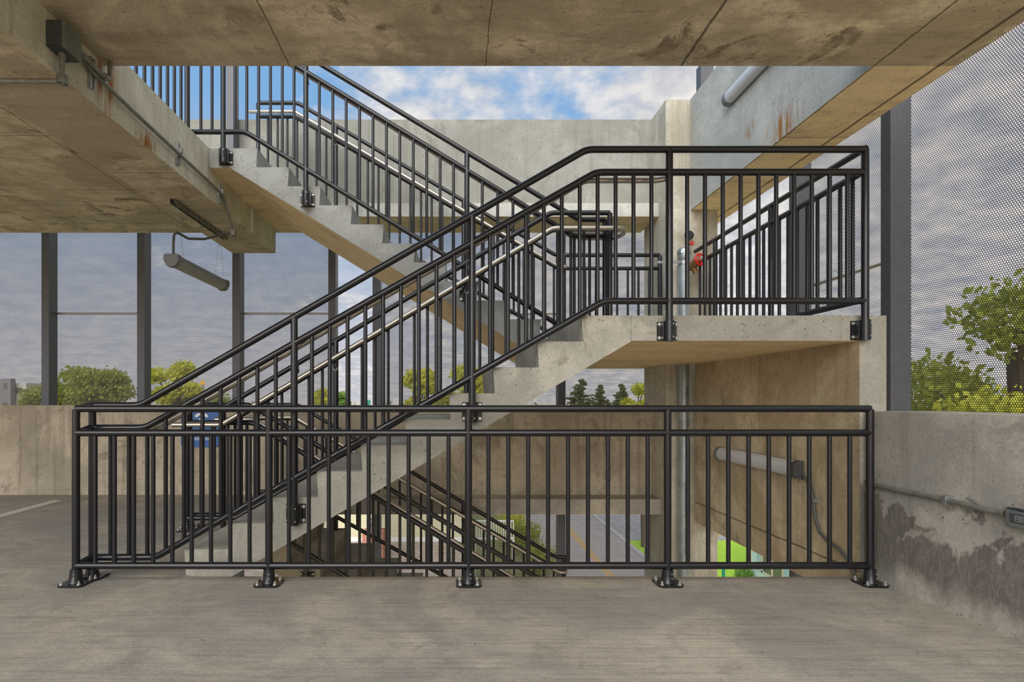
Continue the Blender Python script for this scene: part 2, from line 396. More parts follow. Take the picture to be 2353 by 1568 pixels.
def two_tone(o, m2):
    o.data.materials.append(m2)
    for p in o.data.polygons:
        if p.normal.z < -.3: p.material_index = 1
o = mesh_obj('stair_flight', flight_up(), M['stair'], loc=(-1.7, 4.2, 0)); two_tone(o, M['tan'])
tag(o, 'concrete stair flight rising to the right from the parking floor to the landing', 'stairs')
o = mesh_obj('stair_flight', flight_down(ZU, XLF+.002), M['stairup'], loc=(1.0, 5.6, ZL)); two_tone(o, M['tan'])
tag(o, 'pale concrete stair flight coming down from the deck above, behind the rising flight', 'stairs')
o = mesh_obj('stair_flight', flight_down(0.0, -2.178), M['stair'], loc=(1.0, 5.6, -1.66)); two_tone(o, M['tan'])
tag(o, 'concrete stair flight going down below floor level, seen beneath the rising flight', 'stairs')
bm = boxes((1.131, 2.745, DA0, 4.905, ZL-.16, ZL), (1.055, XR, 4.905, 6.01, ZL-.16, ZL), (XR, 2.745, 4.905, 6.01, ZL-.16, ZL),
           (1.055, 2.305, 6.01, 6.97, ZL-.16, ZL), (2.305, 2.57, 6.01, 6.125, ZL-.16, ZL))
bmesh.ops.remove_doubles(bm, verts=bm.verts[:], dist=.0005)
o = mesh_obj('stair_landing', bm, M['stair'], loc=(1.9, 5, ZL-.16)); two_tone(o, M['tan'])
tag(o, 'concrete stair landing halfway up at the right end of the rising flight', 'landing')
o = mesh_obj('stair_landing', boxes((1.056, 2.3, 3.6, 6.9, -1.83, -1.665)), M['stair'], loc=(1.9, 5, -1.83)); two_tone(o, M['tan'])
tag(o, 'concrete landing at the foot of the flight below floor level', 'landing')

# ------------------------------------------------------------------ guardrails
RP, RR, RBAL = .0215, .0215, .0127
_bal = {}
def interp(path, u):
    for (a, za), (b_, zb) in zip(path, path[1:]):
        if a <= u <= b_: return za+(zb-za)*(u-a)/(b_-a)
    return path[-1][1] if u > path[-1][0] else path[0][1]
def base_plate(par, x, y, z, name='base_plate'):
    bm = bmesh.new(); hw = .075; c = .02
    pts = [(x-hw+c, y-hw), (x+hw-c, y-hw), (x+hw, y-hw+c), (x+hw, y+hw-c), (x+hw-c, y+hw), (x-hw+c, y+hw), (x-hw, y+hw-c), (x-hw, y-hw+c)]
    prism(bm, pts, z+.001, z+.013, 'Z')
    # flared socket
    rings = []
    for zz_, r in ((.013, .043), (.03, .038), (.062, .034), (.092, .031)):
        rings.append([bm.verts.new((x+r*math.cos(2*PI*k/20), y+r*math.sin(2*PI*k/20), z+zz_)) for k in range(20)])
    for A, B in zip(rings, rings[1:]):
        for k in range(20): bm.faces.new((A[k], A[(k+1) % 20], B[(k+1) % 20], B[k]))
    bm.faces.new(rings[0][::-1]); bm.faces.new(rings[-1])
    p = mesh_obj(name, bm, M['black'], par, loc=(x, y, z), smooth=True)
    for sx in (-1, 1):
        for sy in (-1, 1):
            b2 = bmesh.new(); cyl(b2, (x+sx*.052, y+sy*.052, z+.012), (x+sx*.052, y+sy*.052, z+.016), .014, 14)
            cyl(b2, (x+sx*.052, y+sy*.052, z+.016), (x+sx*.052, y+sy*.052, z+.027), .0085, 6)
            cyl(b2, (x+sx*.052, y+sy*.052, z+.027), (x+sx*.052, y+sy*.052, z+.036), .005, 8)
            mesh_obj('bolt', b2, M['bolt'], p, loc=(x+sx*.052, y+sy*.052, z+.012))
    for zz_ in (.045, .07):
        b2 = bmesh.new(); cyl(b2, (x+.012, y-.033, z+zz_), (x+.012, y-.040, z+zz_), .004, 8)
        mesh_obj('screw', b2, M['bolt'], p, loc=(x+.012, y-.036, z+zz_))
def bracket(par, x, yface, yc, z):
    """side mounted plate on a concrete face (at yface, nearer side) holding the post at depth yc"""
    bm = bmesh.new()
    rbox(bm, x-.062, x+.062, yface-.011, yface-.001, z-.06, z+.06, .003, 1)
    for sx in (-1, 1): box(bm, x+sx*.036-.004, x+sx*.036+.004, yc, yface-.01, z-.058, z+.058)
    cyl(bm, (x, yc, z-.066), (x, yc, z+.062), .0295, 20)
    p = mesh_obj('bracket', bm, M['black'], par, loc=(x, yface, z), smooth=True)
    for sx in (-1, 1):
        for sz in (-1, 1):
            b2 = bmesh.new(); cyl(b2, (x+sx*.05, yface-.010, z+sz*.043), (x+sx*.05, yface-.014, z+sz*.043), .0105, 14)
            cyl(b2, (x+sx*.05, yface-.014, z+sz*.043), (x+sx*.05, yface-.021, z+sz*.043), .0075, 6)
            mesh_obj('bolt', b2, M['bolt'], p, loc=(x+sx*.05, yface-.012, z+sz*.043))
    for sz in (-.04, .04):
        b2 = bmesh.new(); cyl(b2, (x+.014, yc-.026, z+sz), (x+.014, yc-.031, z+sz), .004, 8)
        mesh_obj('screw', b2, M['bolt'], p, loc=(x+.014, yc-.028, z+sz))
def guard(label, d, top, mid, bot, posts, bays, group=None, axis='X', ends=True, handrails=(), name='guardrail'):
    """top/mid/bot: [(u, z)] rails in the vertical plane at depth d (axis X) or at x = d (axis Y).
    posts: [(u, zbottom, kind, arg)]; bays: [(u0, u1, count)]"""
    def V(u, z, off=0): return (u, d+off, z) if axis == 'X' else (d+off, u, z)
    zb = min(z for _, z in bot)
    g = thing(name, label, 'guardrail', V(bot[0][0], zb), group)
    org = Vector(g['_org'])
    for nm, path, r in (('top_rail', top, RR), ('mid_rail', mid, RR), ('bottom_rail', bot, RR)):
        bm = bmesh.new(); tube(bm, [V(u, z) for u, z in path], r, seg=16, bend=.16, cap=.004)
        mesh_obj(nm, bm, M['black'], g, loc=V(path[0][0], path[0][1]), smooth=True)
    for u, z0, kind, arg in posts:
        zt = interp(top, u)-.004
        bm = bmesh.new(); tube(bm, [V(u, z0), V(u, zt)], RP+.0005, seg=16, bend=0)
        po = mesh_obj('post', bm, M['black'], g, loc=V(u, z0), smooth=True)
        x, y, _ = V(u, z0)
        if kind == 'plate': base_plate(g, x, y, z0)
        elif kind == 'bracket': bracket(g, x, arg[0], y, arg[1])
    for u0, u1, cnt in bays:
        for i in range(cnt):
            u = u0+(u1-u0)*(i+1)/(cnt+1)
            za = interp(bot, u)+RR*.6; zc = interp(mid, u)-RR*.6; L = round(zc-za, 2)
            key = (L,)
            if key not in _bal:
                bm = bmesh.new(); tube(bm, [(0, 0, 0), (0, 0, L)], RBAL, seg=12, bend=0)
                bo = mesh_obj('baluster', bm, M['blackbar'], g, smooth=True); _bal[key] = bo.data
            else:
                bo = bpy.data.objects.new('baluster', _bal[key]); COL.objects.link(bo); bo.parent = g
            bo.location = Vector(V(u, za))-org
    for pts, r, brs in handrails:
        bm = bmesh.new(); tube(bm, pts, r, seg=16, bend=.12, cap=.006)
        hr = mesh_obj('handrail', bm, M['steel'], g, loc=pts[0], smooth=True); hr['label'] = 'brushed stainless steel handrail'
        for (x, y, z, yg) in brs:
            b2 = bmesh.new(); sg = 1 if yg > y else -1
            tube(b2, [(x, y, z-.018), (x, y, z-.055), (x, yg-sg*.02, z-.075)], .006, seg=8, bend=.02)
            cyl(b2, (x, yg-sg*.030, z-.075), (x, yg-sg*.02, z-.075), .022, 14)
            mesh_obj('handrail_bracket', b2, M['black'], hr, loc=(x, y, z-.02), smooth=True)
    return g
# --- front guardrail on the floor slab
D = 3.41; xs = [at(px, 0, D)[0] for px in (174.5, 618, 1076.5, 1534, 1999)]
tz, mz, bz = 1.058, .912, .112
guard('long black steel guardrail standing on the parking floor in front of the stairs', D,
      [(xs[0], tz), (xs[-1], tz)], [(xs[0], mz), (xs[-1], mz)], [(xs[0], bz), (xs[-1], bz)],
      [(x, 0.0, 'plate', None) for x in xs], [(a, b_, 9) for a, b_ in zip(xs, xs[1:])])
# --- outer guardrail of the lower flight and landing
D = 3.533
def P2(px, py, d): return at(px, py, d)
topA = [(-2.25, 1.076), P2(322, 932, D), P2(1348, 343.5, D), (P2(1990, 343.5, D)[0], P2(0, 343.5, D)[1])]
midA = [(-2.25, .936), P2(334, 983.5, D), P2(1370, 396, D), (P2(1990, 396, D)[0], P2(0, 396, D)[1])]
botA = [(-2.25, .128), P2(358, 1281, D), P2(1388, 692, D), (P2(1990, 692, D)[0], P2(0, 692, D)[1])]
pA = [-2.25, P2(676, 0, D)[0], P2(1085, 0, D)[0], P2(1538, 0, D)[0], P2(1988, 0, D)[0]]
zA = [0, P2(0, 1183, D)[1], P2(0, 947, D)[1], P2(0, 760, D)[1], P2(0, 758, D)[1]]
hz = 2.512
gA = guard('black steel guardrail along the near side of the rising flight and landing', D, topA, midA, botA,
      [(pA[0], 0, 'plate', None)]+[(pA[i], zA[i]-.06, 'bracket', (DA0, zA[i])) for i in (1, 2, 3, 4)],
      [(pA[0], pA[1], 10), (pA[1], pA[2], 9), (pA[2], pA[3], 10), (pA[3], pA[4], 10)],
      handrails=[([(-2.0, 3.61, .90), (P2(345, 0, 3.61)[0], 3.61, .90), (P2(1345, 0, 3.61)[0], 3.61, hz), (1.30, 3.61, hz), (1.357, 3.58, hz)], .018,
                  [(-.986, 3.61, 1.37, 3.533), (.117, 3.61, 2.02, 3.533)])])
# short return joining the two at the left end
bm = bmesh.new()
gr = thing('guardrail', 'short return guardrail closing the left end between the two front rails', 'guardrail', (xs[0], 3.47, 0))
for nm, z0, z1 in (('top_rail', tz, 1.076), ('mid_rail', mz, .936), ('bottom_rail', bz, .128)):
    b2 = bmesh.new(); tube(b2, [(xs[0], 3.432, z0), (-2.25, 3.515, z1)], RR, bend=0); mesh_obj(nm, b2, M['black'], gr, loc=(xs[0], 3.43, z0), smooth=True)
# --- right side guardrail on the landing
X = 2.60; zt, zm, zb = ZL+1.05, ZL+.91, ZL+.10
ps = [3.64, 4.62, 5.60]
guard('black steel guardrail along the right edge of the landing, running away from the viewer', X,
      [(3.56, zt), (6.06, zt)], [(3.56, zm), (6.06, zm)], [(3.56, zb), (6.06, zb)],
      [(p, ZL, 'none', None) for p in ps[1:]], [(3.56, 4.62, 8), (4.62, 5.60, 8), (5.60, 6.06, 3)], axis='Y')
# --- inner guardrail of the lower flight (far side), with stainless handrail looping round to the upper flight
D = 4.80
top = [(-2.25, 1.05), (P2(318+102, 0, D)[0], 1.05), (.83, ZL+1.05), (1.335, ZL+1.05)]
top[1] = (-1.93, 1.05); midp = [(-2.25, .915), (-1.90, .915), (.86, ZL+.915), (1.335, ZL+.915)]
botp = [(-2.25, .105), (-1.84, .105), (.92, ZL+.10), (1.335, ZL+.10)]
hA = 4.72; hB = 4.965
loop = [(P2(397, 0, hA)[0], hA, .90), (-1.93, hA, .90), (.835, hA, ZL+.895), (1.46, hA, ZL+.895), (1.46, hB, ZL+.885), (1.10, hB, ZL+.885),
        (.86, hB, ZL+.93)]
sB = RB/TB
loop2 = [(-2.08, hB, ZU+.935), (-1.745, hB, ZU+.935), (1.05, hB, ZL+.895), (1.12, hB, ZL+.895)]
guard('black guardrail with stainless handrail on the far side of the rising flight', D, top, midp, botp,
      [(-2.25, 0, 'plate', None), (-.99, .52, 'none', None), (.12, 1.17, 'none', None), (1.335, ZL, 'none', None)],
      [(-2.25, -.99, 10), (-.99, .12, 9), (.12, 1.335, 10)],
      handrails=[(loop[:6], .021, [(-.99, hA, 1.446, D), (.12, hA, 2.095, D), (1.335, hA, ZL+.895, D)])])
# --- inner guardrail of the upper flight, and of the flight below
def inner_guard(z0, label, corner):
    D = 4.887; dz = z0-ZU; s = F/D
    def q(px, py): x, z = at(px, py, D); return (x, z+dz)
    XL = -2.27
    top = [(XL, z0+1.065), (q(575, 0)[0], z0+1.065), (q(1330, 0)[0], z0-ZU+2.665), (1.316, z0-ZU+2.665)]
    mid_ = [(XL, z0+.91), (q(582, 0)[0], z0+.91), (q(1318, 0)[0], dz+2.526), (1.316, dz+2.526)]
    bot = [(XL, z0+.113), (q(564, 0)[0], z0+.113), (q(1292, 0)[0], dz+1.735), (1.316, dz+1.735)]
    P = [q(513, 0)[0], q(703, 0)[0], q(1073, 0)[0], 1.316]; Z = [z0-.09, z0-.457, z0-1.28]
    posts = [(P[i], Z[i]-.06, 'bracket', (DB0, Z[i])) for i in range(3)]+[(P[3], dz+ZL, 'none', None)]
    if corner: posts.append((XL, z0, 'plate', None))
    return guard(label, D, top, mid_, bot, posts, [(XL, P[0], 2), (P[0], P[1], 6), (P[1], P[2], 11), (P[2], P[3], 8)],
        handrails=[([(x, y, z+dz) for x, y, z in loop2], .021, [(P[1], hB, z0+.62, D), (P[2], hB, z0-.21, D)])])
inner_guard(ZU, 'black guardrail on the near side of the flight coming down from the deck above', False)
inner_guard(0.0, 'black guardrail with handrail on the near side of the flight going down below the floor', True)
# --- rear guardrail of the upper flight plus rear of the landing; and its twin one storey down
def rear_guard(z0, label, landing):
    D = 6.2; dz = z0-ZU
    def q(px, py): x, z = at(px, py, D); return (x, z+dz)
    xe = 2.27 if landing else 1.25
    top = [(-2.13, z0+1.05), (q(684, 0)[0], z0+1.05), (q(1277, 0)[0], dz+ZL+1.045), (xe, dz+ZL+1.045)]
    mid_ = [(-2.13, z0+.90), (q(678, 0)[0], z0+.90), (q(1283, 0)[0], dz+ZL+.90), (xe, dz+ZL+.90)]
    bot = [(-2.13, z0+.10), (q(668, 0)[0], z0+.10), (q(1300, 0)[0], dz+ZL+.10), (xe, dz+ZL+.10)]
    nos = lambda x: z0-(max(0, (x-XB))/TB)*RB
    P = [-2.13, q(772, 0)[0], .12, 1.22]
    posts = [(P[0], z0, 'plate', None), (P[1], nos(P[1])-.06, 'none', None), (P[2], nos(P[2])-.06, 'none', None), (P[3], dz+ZL, 'none', None)]
    bays = [(P[0], P[1], 7), (P[1], P[2], 11), (P[2], P[3], 9)]
    if landing: posts.append((xe, ZL, 'none', None)); bays.append((P[3], xe, 8))
    hd = 6.12
    hr = [(-2.20, hd, z0+.915), (q(682, 0)[0], hd, z0+.915), (1.15, hd, dz+ZL+.90), (1.235, hd, dz+ZL+.90)]
    g = guard(label, D, top, mid_, bot, posts, bays, handrails=[(hr, .019, [(P[1], hd, nos(P[1])+.92, D), (P[2], hd, nos(P[2])+.92, D)])])
    if z0 > 1:     # folded end return of the handrail at the top of the stair
        pass
    return g
rear_guard(ZU, 'black guardrail with stainless handrail on the rear side of the upper flight and landing', True)
rear_guard(0.0, 'black guardrail with stainless handrail on the rear side of the flight below floor level', False)
# --- guardrail along the left edge of the opening on the deck above
X = -2.27; ys = [2.6, 3.75, 4.887]
guard('black guardrail on the deck above along the left edge of the stair opening', X,
      [(2.5, ZU+1.05), (4.86, ZU+1.05)], [(2.5, ZU+.91), (4.86, ZU+.91)], [(2.5, ZU+.113), (4.86, ZU+.113)],
      [(2.55, ZU, 'plate', None), (3.72, ZU, 'plate', None), (4.84, ZU, 'plate', None)], [(2.55, 3.72, 9), (3.72, 4.84, 9)], axis='Y')

# ------------------------------------------------------------------ perforated screens
DP = 7.22; DPS = 7.38
rear_posts = [-6.42, -5.20, -3.98, -2.765, -1.54, -.975, .19, 1.395, 2.60]
for i, x in enumerate(rear_posts):
    bm = boxes((x-.047, x+.047, DP, DP+.16, -11, 3.6))
    o = mesh_obj('screen_post', bm, M['post'], loc=(x, DP+.08, -9))
    tag(o, ['dark steel screen post beyond the left view edge', 'leftmost dark steel post of the rear screen in view, near trees at far left',
            'dark steel post of the rear screen, left of the hanging light', 'dark steel post of the rear screen, directly behind the hanging light', 'dark steel post left of the open slot in the rear screen',
            'dark steel post right of the open slot in the rear screen', 'dark steel rear screen post seen behind the crossing of the two flights', 'dark steel rear screen post under the landing near the conifers',
            'dark steel rear screen post hidden behind the corner column'][i], 'post', 'posts of the rear perforated screen')
def panel(x0, y0, x1, y1, rod, label, zb=-3.2, ztop=3.55, inner=None):
    g = thing('perforated_screen', label, 'screen', ((x0+x1)/2, (y0+y1)/2, zb), 'perforated metal screens round the stair')
    bm = bmesh.new(); vs = [bm.verts.new(p) for p in ((x0, y0+.004*(y0 == y1), zb), (x1, y1+.004*(y0 == y1), zb), (x1, y1+.004*(y0 == y1), ztop), (x0, y0+.004*(y0 == y1), ztop))]; bm.faces.new(vs)
    mesh_obj('perforated_sheet', bm, M['perf'], g, loc=((x0+x1)/2, (y0+y1)/2, zb))
    ox, oy = (0, -.03) if y0 == y1 else (-.03, 0)
    tx, ty = ((.049, 0) if y0 == y1 else (0, .052))
    if y0 != y1: y1 = y1-.001
    if rod:
        bm = bmesh.new(); tube(bm, [(x0+ox+tx, y0+oy+ty, 2.225), (x1+ox-tx, y1+oy-ty, 2.225)], .014, bend=0)
        mesh_obj('cross_rod', bm, M['steel'], g, loc=(x0+ox, y0+oy, 2.225), smooth=True)
    bm = bmesh.new(); tube(bm, [(x0+ox+tx, y0+oy+ty, -1.22), (x1+ox-tx, y1+oy-ty, -1.22)], .025, seg=4, bend=0)
    mesh_obj('bottom_angle', bm, M['post'], g, loc=(x0+ox, y0+oy, -1.22))
bays = [(-6.42, -5.20, 0, 'perforated screen panel at the far left edge, in front of the distant grey building'),
        (-5.20, -3.98, 1, 'perforated screen panel with a horizontal rod, in front of the broad tree at left'), (-3.98, -2.765, 0, 'perforated screen panel behind the hanging tube light'),
        (-2.765, -1.54, 1, 'perforated screen panel with a rod, left of the open slot'), (-.975, .19, 0, 'perforated screen panel right of the open slot, with a bright green tree behind'),
        (.19, 1.395, 1, 'perforated screen panel with a rod behind the foot of the upper flight'), (1.395, 2.60, 0, 'perforated screen panel left of the corner column, with conifers behind'),
        (2.60, 3.2, 0, 'narrow perforated screen strip hidden behind the corner column')]
for a, b_, r, l in bays: panel(a, DPS, b_, DPS, r, l)
side = [(3.16, 0), (4.38, 1), (5.60, 1)]
for i, (y, v) in enumerate(side):
    o = mesh_obj('screen_post', boxes((3.39, 3.55, y, y+.10, -11, 3.62)), M['post'], loc=(3.47, y+.05, -9))
    tag(o, ['dark steel side screen post just outside the right view edge',
            'wide dark steel post of the right side screen, behind the landing corner', 'dark steel post of the right side screen seen through the landing guardrail'][i], 'post', 'posts of the right side screen')
panel(3.552, 1.99, 3.552, 3.21, 0, 'perforated side screen panel beside the viewer, outside the view')
panel(3.552, 3.21, 3.552, 4.43, 0, 'large perforated side screen panel filling the right edge of the view')
panel(3.552, 4.43, 3.552, 5.65, 1, 'perforated side screen panel with rod behind the landing guardrail')
o = mesh_obj('screen_post', boxes((3.17, 3.33, 7.22, 7.36, -11, 5.4)), M['post'], loc=(3.25, 7.3, -9))
tag(o, 'tall steel corner post rising above the upper right parapet', 'post')
o = mesh_obj('screen_post', boxes((-2.54, -2.465, 6.36, 6.52, ZU, 6.2)), M['post'], loc=(-2.5, 6.44, ZU))
tag(o, 'grey steel post on the deck above, in front of the rear parapet and blue sky', 'post')

# ------------------------------------------------------------------ light fixtures
def capsule_profile(w, h, n=10):
    pts = []
    for i in range(n+1):
        a = PI*i/n; pts.append((math.cos(a)*w/2, math.sin(a)**.75*h))
    return pts
def wall_light(z, y0, y1, label, cable=False):
    xw = XR-.001
    g = thing('wall_light', label, 'light fixture', (xw, (y0+y1)/2, z-.07), 'tube lights on the stair wall')
    bm = bmesh.new(); box(bm, xw-.022, xw, y0+.03, y1-.03, z-.062, z+.062); mesh_obj('back_plate', bm, M['fixture'], g, loc=(xw, y0, z))
    bm = bmesh.new(); prof = [(xw-.022-h_, z+w_) for w_, h_ in capsule_profile(.122, .06)]
    def loft(bm, prof, a, b_):
        A = [bm.verts.new((x, a, zz_)) for x, zz_ in prof]; B = [bm.verts.new((x, b_, zz_)) for x, zz_ in prof]
        n = len(prof); bm.faces.new(A); bm.faces.new(B)
        for i in range(n): bm.faces.new((A[i], A[(i+1) % n], B[(i+1) % n], B[i]))
    loft(bm, prof, y0+.06, y1-.06)
    mesh_obj('diffuser', bm, M['lens'], g, loc=(xw, y0, z), smooth=True)['label'] = 'milky plastic diffuser'
    for a, b_, mt in ((y0, y0+.06, M['fixdark'] if cable else M['fixture']), (y1-.06, y1, M['fixture'])):
        bm = bmesh.new(); prof2 = [(xw-.012-h_, z+w_) for w_, h_ in capsule_profile(.134, .076)]
        loft(bm, prof2, a, b_)
        e = mesh_obj('end_cap', bm, mt, g, loc=(xw, a, z), smooth=True)
    if cable:
        bm = bmesh.new(); cyl(bm, (xw-.075, y0+.10, z-.005), (xw-.088, y0+.10, z-.005), .022, 20); mesh_obj('sensor', bm, M['lens'], g, loc=(xw-.08, y0+.1, z), smooth=True)
wall_light(.595, 4.13, 5.40, 'white tube wall light low on the stair wall, behind the front guardrail', True)
wall_light(.595+ZU-.02, 4.0, 5.24, 'white tube wall light high up on the parapet beside the upper flight')
# cable from the lower wall light
X = XR-.018
pts = []
for px, py in ((1825, 1076), (1845, 1090), (1862, 1118), (1869, 1150), (1874, 1195), (1884, 1225), (1902, 1243), (1928, 1262), (1948, 1285), (1962, 1318), (1966, 1342)):
    d = F*X/(px-CX); pts.append((X, d, H+(CY-py)*d/F))
bm = bmesh.new(); tube(bm, pts, .011, bend=.05, seg=10)
o = mesh_obj('light_cable', bm, M['cable'], loc=pts[0], smooth=True); tag(o, 'grey flexible cable curving down the wall from the low wall light', 'cable')
k = pts[3]; bm = bmesh.new(); box(bm, k[0]-.016, k[0]+.016, k[1]-.03, k[1]+.02, k[2]-.012, k[2]+.012); mesh_obj('cable_clip', bm, M['galv'], o, loc=k)
# hanging tube light
def hanging():
    xc, y0, y1, zt = -2.44, 4.90, 6.03, 2.375
    g = thing('hanging_light', 'grey tube light hanging on thin wires below the beam at left', 'light fixture', (xc, (y0+y1)/2, zt-.1))
    def prof(w, h): return [(xc-w/2, zt-.01), (xc-w/2+.012, zt), (xc+w/2-.012, zt), (xc+w/2, zt-.01), (xc+w/2, zt-h*.45), (xc+w*.34, zt-h*.85), (xc+w*.18, zt-h), (xc-w*.18, zt-h), (xc-w*.34, zt-h*.85), (xc-w/2, zt-h*.45)]
    bm = bmesh.new(); prism(bm, [(xc-.058, zt-.012), (xc-.058, zt-.05), (xc+.058, zt-.05), (xc+.058, zt-.012)], y0+.05, y1-.05); mesh_obj('housing', bm, M['fixture'], g, loc=(xc, y0, zt))
    bm = bmesh.new(); prism(bm, [(xc-.056, zt-.051), (xc-.05, zt-.08), (xc-.02, zt-.104), (xc+.02, zt-.104), (xc+.05, zt-.08), (xc+.056, zt-.051)], y0+.05, y1-.05); mesh_obj('diffuser', bm, M['lensgrey'], g, loc=(xc, y0, zt), smooth=True)
    for a, b_ in ((y0, y0+.06), (y1-.06, y1)):
        bm = bmesh.new(); prism(bm, prof(.135, .112), a, b_); bmesh.ops.bevel(bm, geom=bm.edges[:], offset=.004, segments=1, affect='EDGES'); mesh_obj('end_cap', bm, M['fixture'], g, loc=(xc, a, zt), smooth=True)
    for yy in (5.02, 5.92):
        for sx in (-1, 1):
            bm = bmesh.new(); cyl(bm, (xc+sx*.05, yy, zt-.005), (xc, yy, 2.845), .0018, 6); mesh_obj('suspension_wire', bm, M['galv'], g, loc=(xc+sx*.05, yy, zt))
hanging()
bm = boxes((-2.475, -2.472, 4.95, 6.12, 2.828, 2.869), (-2.434, -2.431, 4.95, 6.12, 2.828, 2.869), (-2.475, -2.431, 4.95, 6.12, 2.866, 2.869))
for k in range(2): box(bm, -2.475+k*.035, -2.466+k*.035, 4.95, 6.12, 2.826, 2.830)
o = mesh_obj('strut_channel', bm, M['galvold'], loc=(-2.45, 5.5, 2.87)); tag(o, 'slotted metal strut channel fixed under the beam above the hanging light', 'strut')
# ------------------------------------------------------------------ conduit run on the beam face
xf = XLF+.03
def on_face(px, py, X=xf): d = F*X/(px-CX); return (X, d, H+(CY-py)*d/F)
a = on_face(186, 128); b_ = on_face(505, 441)
bm = bmesh.new(); tube(bm, [a, on_face(210, 162), on_face(300, 250), b_, (xf, b_[1]+.10, b_[2]-.02), (xf, b_[1]+.17, b_[2]-.12), (xf, 5.42, 2.72)], .0135, bend=.08, seg=12)
run = mesh_obj('conduit', bm, M['galvold'], loc=a, smooth=True); tag(run, 'long thin grey conduit running along the face of the left beam', 'conduit')
for px, py in ((210, 160), (409, 347), (505, 441)):
    p = on_face(px, py, XLF+.012)
    g = bmesh.new(); box(g, XLF+.001, XLF+.014, p[1]-.02, p[1]+.02, p[2]-.11, p[2]+.07)
    for s_ in (-1, 1): box(g, XLF+.014, XLF+.022, p[1]+s_*.016-.004, p[1]+s_*.016+.004, p[2]-.11, p[2]+.07)
    st = mesh_obj('strut_bracket', g, M['galv'], run, loc=p)
    g = bmesh.new(); tube(g, [(xf+.0*k, p[1]+.0*k, 0) for k in (0,)]+[(xf, p[1], 0)], .001, bend=0) if False else box(g, xf-.018, xf+.018, p[1]-.012, p[1]+.012, p[2]-.018, p[2]+.02)
    mesh_obj('pipe_clamp', g, M['galv'], st, loc=(xf, p[1], p[2]))
# elbow box and drop cable to the hanging light
g = bmesh.new(); rbox(g, xf-.022, xf+.022, 5.39, 5.45, 2.675, 2.735, .006)
o = mesh_obj('conduit_elbow', g, M['galvold'], loc=(xf, 5.42, 2.7)); tag(o, 'small elbow fitting at the lower end of the beam conduit', 'fitting')
bm = bmesh.new(); tube(bm, [(xf-.02, 5.42, 2.705), (-2.20, 5.36, 2.67), (-2.30, 5.25, 2.60), (-2.38, 5.10, 2.56), (-2.42, 4.98, 2.58), (-2.44, 4.955, 2.56), (-2.44, 4.945, 2.48), (-2.44, 4.945, 2.376)], .011, bend=.05, seg=10)
o = mesh_obj('light_cable', bm, M['cable'], loc=(-2.44, 4.945, 2.4), smooth=True); tag(o, 'grey flexible cable drooping from the elbow fitting to the hanging light', 'cable')
# junction box
g = thing('junction_box', 'dark grey square junction box on the beam at upper left', 'electrical box', (-2.08, 3.0, 2.95))
y0 = 2.96; y1 = 3.11; z0_, z1_ = 2.965, 3.105
bm = bmesh.new(); rbox(bm, XLF+.001, -2.045, y0, y1, z0_, z1_, .003, 1); mesh_obj('box_body', bm, M['boxdark'], g, loc=(-2.09, 3.03, z0_))
bm = bmesh.new(); rbox(bm, -2.0445, -2.040, y0-.003, y1+.003, z0_-.003, z1_+.003, .0015, 1); cv = mesh_obj('box_cover', bm, M['boxcover'], g, loc=(-2.04, 3.03, z0_))
for yy in (y0+.012, y1-.012):
    for zz_ in (z0_+.012, z1_-.012):
        bm = bmesh.new(); cyl(bm, (-2.0405, yy, zz_), (-2.037, yy, zz_), .004, 8); mesh_obj('screw', bm, M['bolt'], cv, loc=(-2.04, yy, zz_))
bm = bmesh.new(); xx = -2.085
tube(bm, [(xx, 3.02, z0_), (xx, 3.02, 2.83)], .0135, bend=0, seg=12); tube(bm, [(xx, 3.02, 2.83), (xx, 3.02, 2.815), (-2.12, 3.02, 2.815), (-2.9, 3.02, 2.815)], .0135, bend=.012, seg=12)
cyl(bm, (xx, 3.02, z0_-.004), (xx, 3.02, z0_-.03), .019, 12)
rbox(bm, xx-.02, xx+.022, 3.0, 3.042, 2.795, 2.85, .005)
o = mesh_obj('conduit', bm, M['galvold'], loc=(xx, 3.02, 2.83), smooth=True); tag(o, 'weathered conduit dropping from the junction box and turning left under the beam', 'conduit')
bm = bmesh.new(); p0 = on_face(186, 139); p1 = on_face(245, 184)
tube(bm, [(xf+.03, 3.11, 3.05), (xf+.03, 3.25, 3.04), (xf+.03, 3.40, 3.035), (xf+.03, 3.42, 3.08), (xf+.03, 3.42, 3.155)], .0135, bend=.02, seg=12)
cyl(bm, (xf+.03, 3.23, 3.041), (xf+.03, 3.26, 3.041), .018, 12); cyl(bm, (xf+.03, 3.36, 3.037), (xf+.03, 3.385, 3.037), .019, 12)
o = mesh_obj('conduit', bm, M['galvold'], loc=(xf, 3.3, 3.04), smooth=True); tag(o, 'short conduit stub bending up to the ceiling beside the junction box', 'conduit')

# ------------------------------------------------------------------ conduit and outlet on the near right wall
def wx(y): return 2.60 + (3.3-y)*.0314 if y < 3.3 else 2.60
bm = bmesh.new(); e = 3.50
tube(bm, [(wx(e)-.024, e, -.0+.001), (wx(e)-.024, e, .575), (wx(e)-.024, e-.02, .59), (wx(3.0)-.026, 3.0, .587), (wx(2.66)-.026, 2.66, .577)], .0145, bend=.01, seg=12)
rbox(bm, wx(e)-.044, wx(e)-.002, e-.03, e+.022, .565, .612, .006)
o = mesh_obj('conduit', bm, M['galvold'], loc=(wx(e)-.02, e, 0), smooth=True); tag(o, 'galvanized conduit rising in the corner and running along the near right wall', 'conduit')
g2 = bmesh.new(); box(g2, wx(2.96)-.043, wx(2.96)-.002, 2.95, 2.972, .565, .611); mesh_obj('pipe_clamp', g2, M['galv'], o, loc=(wx(2.96), 2.96, .59))
